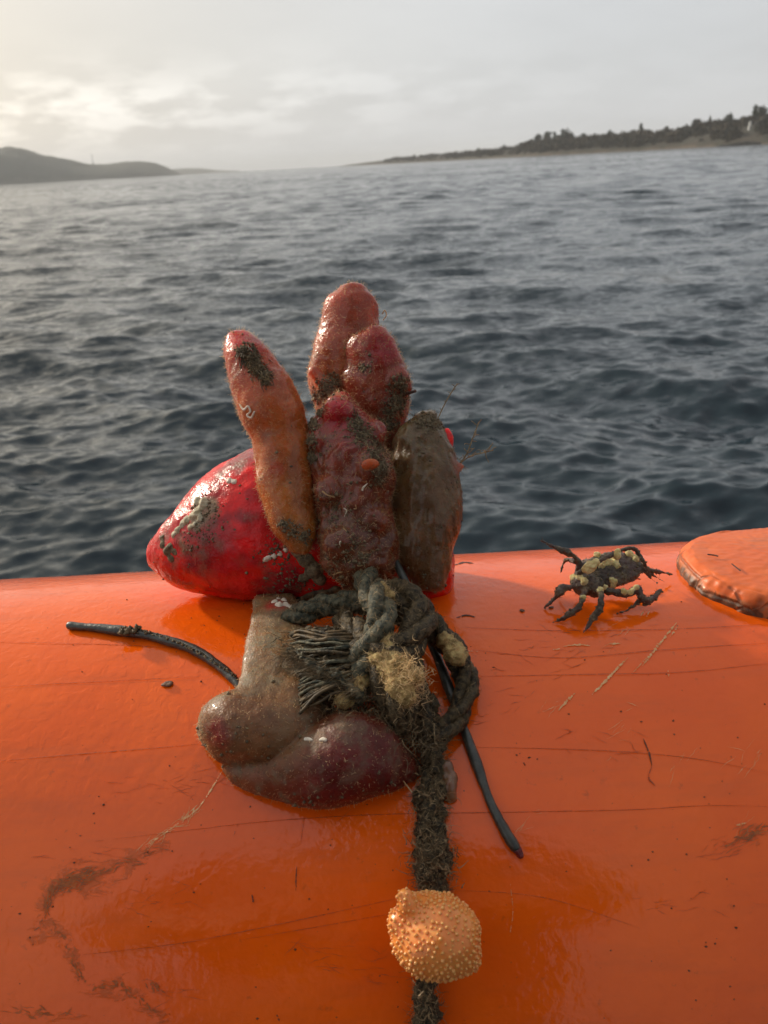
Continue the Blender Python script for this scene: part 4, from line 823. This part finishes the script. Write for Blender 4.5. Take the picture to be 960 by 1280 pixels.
# frayed fan of fibres sweeping left
fan = []
for k, (pts, rr, e) in enumerate([([(357, 802), (384, 793), (415, 790), (455, 800)], 8, .012), ([(355, 829), (380, 815), (410, 807), (455, 812)], 9.5, .016), ([(360, 853), (385, 838), (415, 827), (450, 825)], 10.5, .016), ([(369, 874), (395, 858), (420, 843), (452, 835)], 9.5, .014), ([(387, 890), (405, 873), (428, 858), (452, 845)], 8, .012), ([(361, 813), (388, 829), (420, 849), (450, 868)], 6, .026)]):
    fan += rope_run(lay_px([(x, y, rr * q, e + .007 * q) for (x, y), q in zip(pts, (.55, .9, 1.05, 1.0))], .9), 26, [m_rope, m_rope2][k % 2], strands=2, name='yarn', amp=.0030, so=.5, sr=.62)
for k in range(110):
    y0 = 790 + 100 * rng.random(); x0 = 352 + 14 * rng.random() + .06 * abs(y0 - 840); y1 = 800 + (y0 - 800) * .55 + rng.normal() * 4; w1, w2, w3 = rng.normal(size=3) * 2.2
    e = .012 * rng.random(); rk = 1.0 + 1.3 * rng.random(); rows = lay_px([(x0, y0 + w1 + 4, .6 * rk, .004 + e), (372, y0 + w2, rk, .016 + e), (394 + 3 * rng.normal(), y0 * .6 + y1 * .4 + w3, 1.2 * rk, .022 + e), (414, y0 * .4 + y1 * .6 - w2, 1.2 * rk, .024 + e), (434, y0 * .25 + y1 * .75 + w1, 1.2 * rk, .023 + e), (457, y1, rk, .018 + e)], .9)
    v, f = loft(rows, 26, 6); me = newmesh('yarn', v, f); smooth(me); displace(me, [(.0003, 350, '')], k); shift(me, rope_o); obj('yarn', me, [m_rope, m_rope, m_rope2, m_weed][k % 4], rope); fan.append(me)
fuzz_on(fan[:12], 300, (.003, .010), m_weed, .9, .8, .0003, flow=(-1, 0, -.2)); fuzz_on(fan[:12], 230, (.003, .009), m_weed2, .9, .8, .00022, flow=(-1, 0, -.2))
for me in fan[12::4]: fuzz_on([me], 60, (.002, .008), m_weed if rng.random() < .6 else m_weed2, .8, .9, .00026, flow=(-1, 0, -.1))
for k in range(9):   # paler threads wandering over the fan
    y0 = 790 + 90 * rng.random(); rows = lay_px([(355 + 10 * rng.random(), y0, .4, .024), (385, y0 + rng.normal() * 8, .5, .031), (415 + 5 * rng.normal(), y0 + rng.normal() * 8, .5, .031), (450 + 10 * rng.normal(), 810 + rng.normal() * 18, .4, .03)], 1)
    v, f = loft(rows, 26, 5); me = newmesh('thread', v, f); shift(me, rope_o); obj('thread', me, m_weed2, rope)
for px, py, n, r_ in [(440, 900, 300, .008), (480, 905, 320, .008), (500, 895, 260, .006), (425, 880, 260, .007), (495, 915, 220, .006), (395, 870, 260, .007), (470, 880, 260, .007), (380, 840, 220, .007), (430, 850, 300, .008), (455, 780, 160, .005), (535, 925, 120, .005)]:
    tuft(rope, rope_o, on(px, py, .016), (r_, r_ * .8, r_), n, (.004, .012), m_weed, 'weed_tuft', curl=1.4, width=.0004); tuft(rope, rope_o, on(px, py, .021), (r_, r_ * .8, r_), n // 3, (.004, .012), m_weed2, 'weed_tuft', curl=1.5, width=.00026)
for rows in ([(484, 958), (500, 972), (515, 990)], [(452, 750), (478, 775), (492, 790)], [(470, 770), (482, 800), (500, 825)]):
    v, f = loft(lay_px([(x, y, .8, .012 if rows[0][1] > 900 else .036) for x, y in rows], 1), 20, 5); me = newmesh('thread', v, f); shift(me, rope_o); obj('thread', me, m_hair, rope)
# cream sponges growing on the rope
m_sponge = m_plain('cream_sponge', (.20, .125, .04), (.52, .37, .15), scale=260, rough=.8, bump=.001, sss=.2)
def sponge(label, pts, lift, n, hl=(.002, .006), mat=m_sponge, hm=None):
    parts = [ball(on(px, py, lift), r * .00042, 14, 9) for px, py, r in pts]; v, f = join(parts); me = remesh(v, f, .0009, 2); displace(me, [(.0012, 130, ''), (.0012, 420, '')], pts[0][0]); org = on(pts[0][0], pts[0][1], lift - .008)
    P, Nn = sample(me, n); hv, hq = hairs(P, Nn, hl, .00024, .5, .8); shift(me, org); o = obj('sponge', me, mat, loc=org); tag(o, label, 'sponge', 'cream sponges on the rope'); tag(obj('fuzz', fastmesh('fuzz', hv - org, hq), hm or m_hair, o), kind='stuff'); return o
sponge('large cream fuzzy sponge in the middle of the rope knot', [(485, 812, 17), (480, 826, 18), (494, 838, 20), (500, 858, 16), (512, 848, 14), (508, 872, 10)], .034, 900)
tuft(rope, rope_o, on(514, 850, .038), (.0045, .003, .006), 360, (.003, .008), m_hair, 'weed_tuft', curl=1.0)
sponge('small cream sponge on the bend of the right rope loop', [(556, 800, 10), (565, 809, 12), (571, 820, 11), (562, 818, 9)], .021, 160, (.001, .003))
sponge('dull cream sponge low on the left of the knot', [(442, 862, 11), (432, 872, 12), (450, 850, 11), (446, 835, 8), (450, 822, 8)], .030, 260)
sponge('greyish sponge on the upright end of the rope', [(478, 738, 9), (486, 744, 8), (474, 752, 8)], .040, 120)
v, f = join([ball(on(562, 985, .003), .0045, 14, 9, (.7, 1, 1.3)), ball(on(560, 972, .004), .004, 12, 8), ball(on(558, 960, .006), .0035, 12, 8), ball(on(563, 994, .002), .0035, 12, 8)]); me = remesh(v, f, .0008, 2); displace(me, [(.001, 200, '')]); org = on(562, 990, 0); shift(me, org)
tag(obj('jelly_lump', me, m_plain('translucent_lump', (.17, .075, .035), (.26, .13, .065), scale=120, rough=.25, sss=.6, coat=.5), loc=org), 'small translucent brown lump on the right of the hanging rope', 'lump')

# ---- pimply orange ball on the rope
tbp = depth_on(545, 1170, .024); c0 = at(546, 1170, tbp); rb = 54 * tbp / FPX
v, f = join([ball(c0, rb, 40, 26, (1.04, .95, .92)), ball(at(510, 1134, tbp - .002), 14 * tbp / FPX, 16, 10, (1, 1, 1.2)), ball(at(507, 1121, tbp - .002), 11.5 * tbp / FPX, 14, 9), ball(at(505, 1155, tbp + .0), 20 * tbp / FPX, 14, 9), ball(at(570, 1182, tbp + .0), 34 * tbp / FPX, 20, 12)])
me = remesh(v, f, .0009, 4); displace(me, [(.0022, 38, ''), (.0012, 120, '')], 3.0)
P, Nn = sample(me, 7000); keep = []
for i in range(len(P)):
    if all(np.linalg.norm(P[i] - P[j]) > .0017 for j in keep): keep.append(i)
    if len(keep) > 1350: break
warts = []
for i in keep:
    r_ = .00045 + .00045 * rng.random(); n_ = Nn[i] + rng.normal(size=3) * .15; n_ /= np.linalg.norm(n_); up = np.array([0, 0, 1.]); x_ = np.cross(n_, up); x_ /= np.linalg.norm(x_) + 1e-9; y_ = np.cross(n_, x_)
    warts.append(ball(P[i] + n_ * r_ * .2, r_, 7, 4, (1, 1, 1.05), np.stack([x_, y_, n_], 1)))
v, f = join(warts); wme = newmesh('warts', v, f); smooth(wme)
m_ball = Mat('pale_orange_flesh'); nn_ = m_ball.noise(70, 4)
m_ball.set(Base_Color=m_ball.mix(m_ball.ramp(nn_, .3, .7), (.92, .27, .05), (.94, .34, .08)), Roughness=.35, Subsurface_Weight=.5, Subsurface_Scale=.006, Coat_Weight=.3, Normal=m_ball.bump(m_ball.noise(500, 3), .0004, .5))
m_wart = m_plain('pale_wart', (.93, .34, .085), (.95, .41, .12), scale=90, rough=.3, sss=.4, coat=.4)
org = on(546, 1180, 0); shift(me, org); shift(wme, org); b = obj('pimply_ball', me, m_ball.m, loc=org); tag(b, 'pale orange pimply ball clinging to the hanging weedy rope', 'sea creature')
tag(obj('pimples', wme, m_wart, b), kind='stuff')

# ---- small crab on the tube
def lp(rows): return [list(on(x, y, l)) + [r * .00031] for x, y, r, l in rows]
legs = [[(722, 716, 6, .014), (724, 704, 5.5, .020), (719, 696, 4, .024), (712, 692, 5.5, .026), (703, 688, 6, .027), (692, 683, 3.2, .029), (676, 675, 1.6, .031)],
        [(719, 703, 4, .020), (709, 699, 3.2, .018), (704, 705, 2.4, .014), (701, 716, 1.2, .010)],
        [(724, 731, 5, .012), (712, 734, 4, .012), (704, 735, 7.5, .011), (698, 742, 7, .009), (693, 748, 3.2, .006), (687, 754, 3.0, .004), (680, 760, 1.2, .001)],
        [(732, 738, 5, .012), (728, 746, 4, .013), (726, 753, 5, .012), (721, 761, 6.5, .009), (711, 768, 5.5, .006), (702, 774, 3.2, .003), (691, 778, 1.2, .001)],
        [(745, 735, 5, .013), (751, 741, 4.5, .014), (751, 752, 5.5, .012), (748, 763, 5.5, .009), (742, 771, 4.8, .006), (736, 781, 3.4, .003), (729, 791, 1.2, .001)],
        [(757, 738, 7, .010), (772, 741, 6.5, .011), (787, 741, 7, .011), (798, 736, 7, .012), (801, 745, 6, .009), (808, 752, 6, .006), (816, 748, 5, .006), (822, 742, 4, .007), (826, 738, 3, .008)],
        [(800, 750, 4, .006), (792, 757, 3.4, .004), (783, 763, 2.2, .002), (771, 767, .9, .0008)],
        [(796, 706, 6, .014), (808, 711, 5, .012), (820, 714, 3.2, .009), (832, 716, 2.4, .006), (840, 718, 1.2, .004)],
        [(806, 713, 3.5, .011), (818, 720, 1.8, .007), (828, 726, .9, .003)], [(802, 712, 3, .012), (815, 724, 1.4, .006), (822, 729, .8, .002)]]
parts = [loft(lp(l), 34, 12) for l in legs]
ctr = on(764, 712, .014)
ax = on(806, 706, .014) - on(722, 724, .014); ax /= np.linalg.norm(ax); upv = np.array([0, -.55, .83]); upv -= ax * upv.dot(ax); upv /= np.linalg.norm(upv); sd_ = np.cross(upv, ax); M = np.stack([ax, sd_, upv], 1)
parts += [ball(ctr, .0190, 24, 16, (1.0, .56, .24), M), ball(on(731, 728, .012), .0072, 16, 10, (1.1, 1, .9), M), ball(on(742, 733, .011), .0060, 14, 10), ball(on(735, 714, .014), .0068, 14, 10)]
rim = [list(on(x, y, l)) + [.0011] for x, y, l in [(724, 716, .021), (736, 709, .025), (750, 701, .028), (764, 694, .030), (778, 688, .030), (789, 685, .029), (797, 690, .026), (803, 700, .022), (807, 708, .018)]]
parts.append(loft(rim, 40, 8))
v, f = join(parts); me = remesh(v, f, .0005, 1); displace(me, [(.0005, 190, ''), (.0006, 480, ''), (.0003, 1000, '')], 2.0)
org = on(750, 735, 0)
m_crab = Mat('crab_shell'); n_ = m_crab.noise(170, 6, .7); n2_ = m_crab.noise(60, 4)
m_crab.set(Base_Color=m_crab.mix(m_crab.ramp(n_, .42, .72), m_crab.mix(m_crab.ramp(n2_, .4, .6), (.040, .027, .016), (.085, .042, .034)), (.22, .16, .085)), Roughness=.55, Coat_Weight=.25, Normal=m_crab.bump(m_crab.noise(600, 5, .7), .001, .9))
P, Nn = sample(me, 900); hv, hq = hairs(P, Nn, (.0008, .0032), .00022, .5, .7); cp, cn = sample(me, 500); cv, cf = crumbs(cp, cn, (.0003, .0011))
shift(me, org); crab = obj('small_crab', me, m_crab.m, loc=org); tag(crab, 'small dark crab crusted with cream sponge, sprawled on the orange tube', 'crab')
tag(obj('fuzz', fastmesh('fuzz', hv - org, hq), m_weed, crab), kind='stuff'); tag(obj('silt', fastmesh('silt', cv - org, cf), m_grime, crab), kind='stuff')
m_cream = m_plain('cream_growth', (.52, .40, .15), (.74, .61, .30), scale=330, rough=.8, bump=.0008, sss=.2)
for pts in ([(733, 693, 7), (741, 691, 7), (747, 694, 5)], [(752, 707, 6), (759, 703, 7), (768, 702, 6), (771, 707, 5)], [(772, 693, 6), (780, 690, 7), (787, 693, 6), (794, 698, 5), (766, 697, 5)], [(733, 710, 6), (740, 706, 6), (746, 702, 5)], [(764, 724, 4), (769, 727, 4), (766, 732, 4), (757, 734, 4), (750, 736, 3.5)], [(716, 721, 5), (724, 722, 5), (730, 727, 5)], [(728, 746, 3.5), (733, 750, 3), (738, 753, 3.5)], [(779, 739, 4), (789, 739, 4), (795, 734, 4)], [(721, 744, 4), (716, 742, 4)]):
    bpy.context.view_layer.update(); parts = []
    for px, py, rp in pts:
        p, n_ = surf_ray(crab, org, px, py)
        if p is not None: parts.append(ball(p - n_ * .0004, rp * .00046, 10, 7))
    if parts:
        v, f = join(parts); g = remesh(v, f, .0006, 4); displace(g, [(.0012, 260, ''), (.0006, 800, '')], pts[0][0]); shift(g, org); obj('sponge_crust', g, m_cream, crab)
# loose pink shred under the crab's right side
v, f = loft(lp([(775, 730, 2, .004), (790, 722, 2, .006), (800, 724, 1.4, .004)]), 16, 6); obj('pink_shred', newmesh('pink_shred', np.array(v) - org, f), m_plain('pink_skin', (.6, .22, .14), (.7, .3, .2), rough=.4), crab)

# ---- thick orange patch pad at the right
def pad():
    org = on(970, 715, 0); V, Q = [], []
    p0 = on(846, 712); p1 = on(965, 782); hx = .066; cx_ = p0[0] + hx; af = math.atan2(p1[1] - AY, p1[2] - AZ); ha = .049 / TR; ca_ = af + ha
    prof = [(0, 1.0, -.004), (1, 1.0, .002), (2, .985, .0045), (3, .955, .0075), (4, .918, .0094), (5, .89, .0102), (6, .868, .0105)] + [(7 + q, .84 - .04 * q, .0106) for q in range(21)] + [(28, .02, .0106)]
    ch = [(q / 200 * 2 * math.pi) for q in range(200)]
    for k, s_, l in prof:
        for i, th in enumerate(ch):
            ct, st_ = math.cos(th), math.sin(th); e_ = (abs(ct) ** 2.5 + abs(st_) ** 2.5) ** (-1 / 2.5)
            rg = 1 + .025 * mn.noise(Vector((ct * 2.2, st_ * 2.2, 4))) + .012 * mn.noise(Vector((ct * 7, st_ * 7, 9 + k * .3)))
            x2, a2 = cx_ + hx * ct * e_ * s_ * rg, ca_ + ha * st_ * e_ * s_ * rg
            j = mn.noise(Vector((ct * 5, st_ * 5, k * .8))) * .0016 if 0 < k < 6 else mn.noise(Vector((x2 * 40, a2 * 9, 2))) * .0007; j2 = mn.noise(Vector((x2 * 300, a2 * 70, k))) * (.0013 if 0 < k < 5 else .0002)
            flatten = .35 * (a2 - ca_) ** 2 * TR * .5      # the slab bends less than the tube under it
            V.append(tube_pt(x2 + j2, a2 + j2 * 2, l + j + (flatten if k > 1 else 0)))
    m_ = len(ch)
    for k in range(len(prof) - 1):
        for i in range(m_): i2 = (i + 1) % m_; Q.append((k * m_ + i, (k + 1) * m_ + i, (k + 1) * m_ + i2, k * m_ + i2))
    Q.append(tuple(range((len(prof) - 1) * m_, len(prof) * m_)))
    me = newmesh('patch_pad', np.array(V) - org, Q); smooth(me)
    bm = bmesh.new(); bm.from_mesh(me); bmesh.ops.recalc_face_normals(bm, faces=bm.faces); bmesh.ops.subdivide_edges(bm, edges=bm.edges, cuts=1, use_grid_fill=True); bm.to_mesh(me); bm.free(); smooth(me); displace(me, [(.0004, 60, ''), (.0003, 300, '')])
    side = me.attributes.new('edge', 'FLOAT', 'POINT'); co = coords(me) + org; hgt = np.hypot(co[:, 1] - AY, co[:, 2] - AZ) - TR; side.data.foreach_set('value', np.clip(1 - (hgt - .003) / .0085, 0, 1).astype(np.float32))
    m = Mat('worn_orange_paint'); n = m.noise(45, 5, .65); st = m.noise(60, 5, .65, vec=m.stretch((.4, 2.5, 2.5))); e = m.attr('edge', 'Fac')
    c = m.mix(m.ramp(n, .3, .7), (.70, .115, .012), (.76, .15, .022)); c = m.mix(m.math('MULTIPLY', m.ramp(st, .5, .75), .4), c, (.34, .13, .075))
    wn_ = m.ramp(m.math('MULTIPLY', e, m.noise(70, 6, .7)), .26, .42); c = m.mix(m.math('MULTIPLY', wn_, .7), c, (.36, .15, .06))
    dk = m.ramp(m.math('MULTIPLY', e, m.noise(110, 6, .7, dist=1)), .36, .5); c = m.mix(m.math('MULTIPLY', dk, .85), c, (.055, .035, .02))
    cr = m.voro(38, vec=None, feature='DISTANCE_TO_EDGE'); crk = m.math('MULTIPLY', m.ramp(e, .1, .4), m.math('SUBTRACT', 1.0, m.ramp(cr, .0, .06)))
    c = m.mix(m.math('MULTIPLY', crk, .6), c, (.09, .035, .018))
    m.set(Base_Color=c, Roughness=.5, Coat_Weight=.15, Normal=m.bump(m.math('SUBTRACT', m.math('MULTIPLY', n, .6), crk), .0012, .7))
    o = obj('patch_pad', me, m.m, loc=org); tag(o, 'thick worn orange round pad with cracked edge on the tube', 'pad')
    for pts in ([(915, 705), (920, 709), (925, 713)], [(885, 693), (893, 694), (897, 695)]):
        v, f = loft([list(on(x, y, .0122)) + [.0004] for x, y in pts], 8, 6); obj('nick', newmesh('nick', np.array(v) - org, f), m_cut, o)
pad()
# loose flakes on the tube
for (px, py, r_, lab) in [(209, 855, 5.5, 'brown flake of weed on the tube below the curved cord'), (689, 759, 3, 'tiny dark crumb beside the crab claw'), (653, 763, 3, 'tiny dark crumb lying between float and crab')]:
    p = on(px, py, .0007); n_ = tube_normal(p); x_ = np.array([1., 0, 0]); y_ = np.cross(n_, x_); v, f = ball(p, r_ * .0004, 14, 8, (1.4, .8, .3), np.stack([x_, y_, n_], 1)); me = newmesh('weed_flake', v, f); displace(me, [(.0007, 500, '')]); shift(me, p); smooth(me); tag(obj('weed_flake', me, m_plain('brown_flake', (.10, .04, .02), (.17, .07, .03), rough=.6), loc=p), lab, 'weed flake')

# ------------------------------------------------------------------ haze: the damp air over the whole place
v, f = box((0, 0, 39.5), (19000, 19000, 85)); me = newmesh('haze', v, f)
hm = bpy.data.materials.new('damp_air'); hm.use_nodes = True; t_ = hm.node_tree; t_.nodes.remove(t_.nodes['Principled BSDF']); pv = t_.nodes.new('ShaderNodeVolumePrincipled')
pv.inputs['Color'].default_value = (.93, .94, .95, 1); pv.inputs['Density'].default_value = HAZE; t_.links.new(pv.outputs[0], t_.nodes['Material Output'].inputs['Volume'])
tag(obj('haze', me, hm), 'pale damp sea haze over the water', 'haze', kind='stuff')
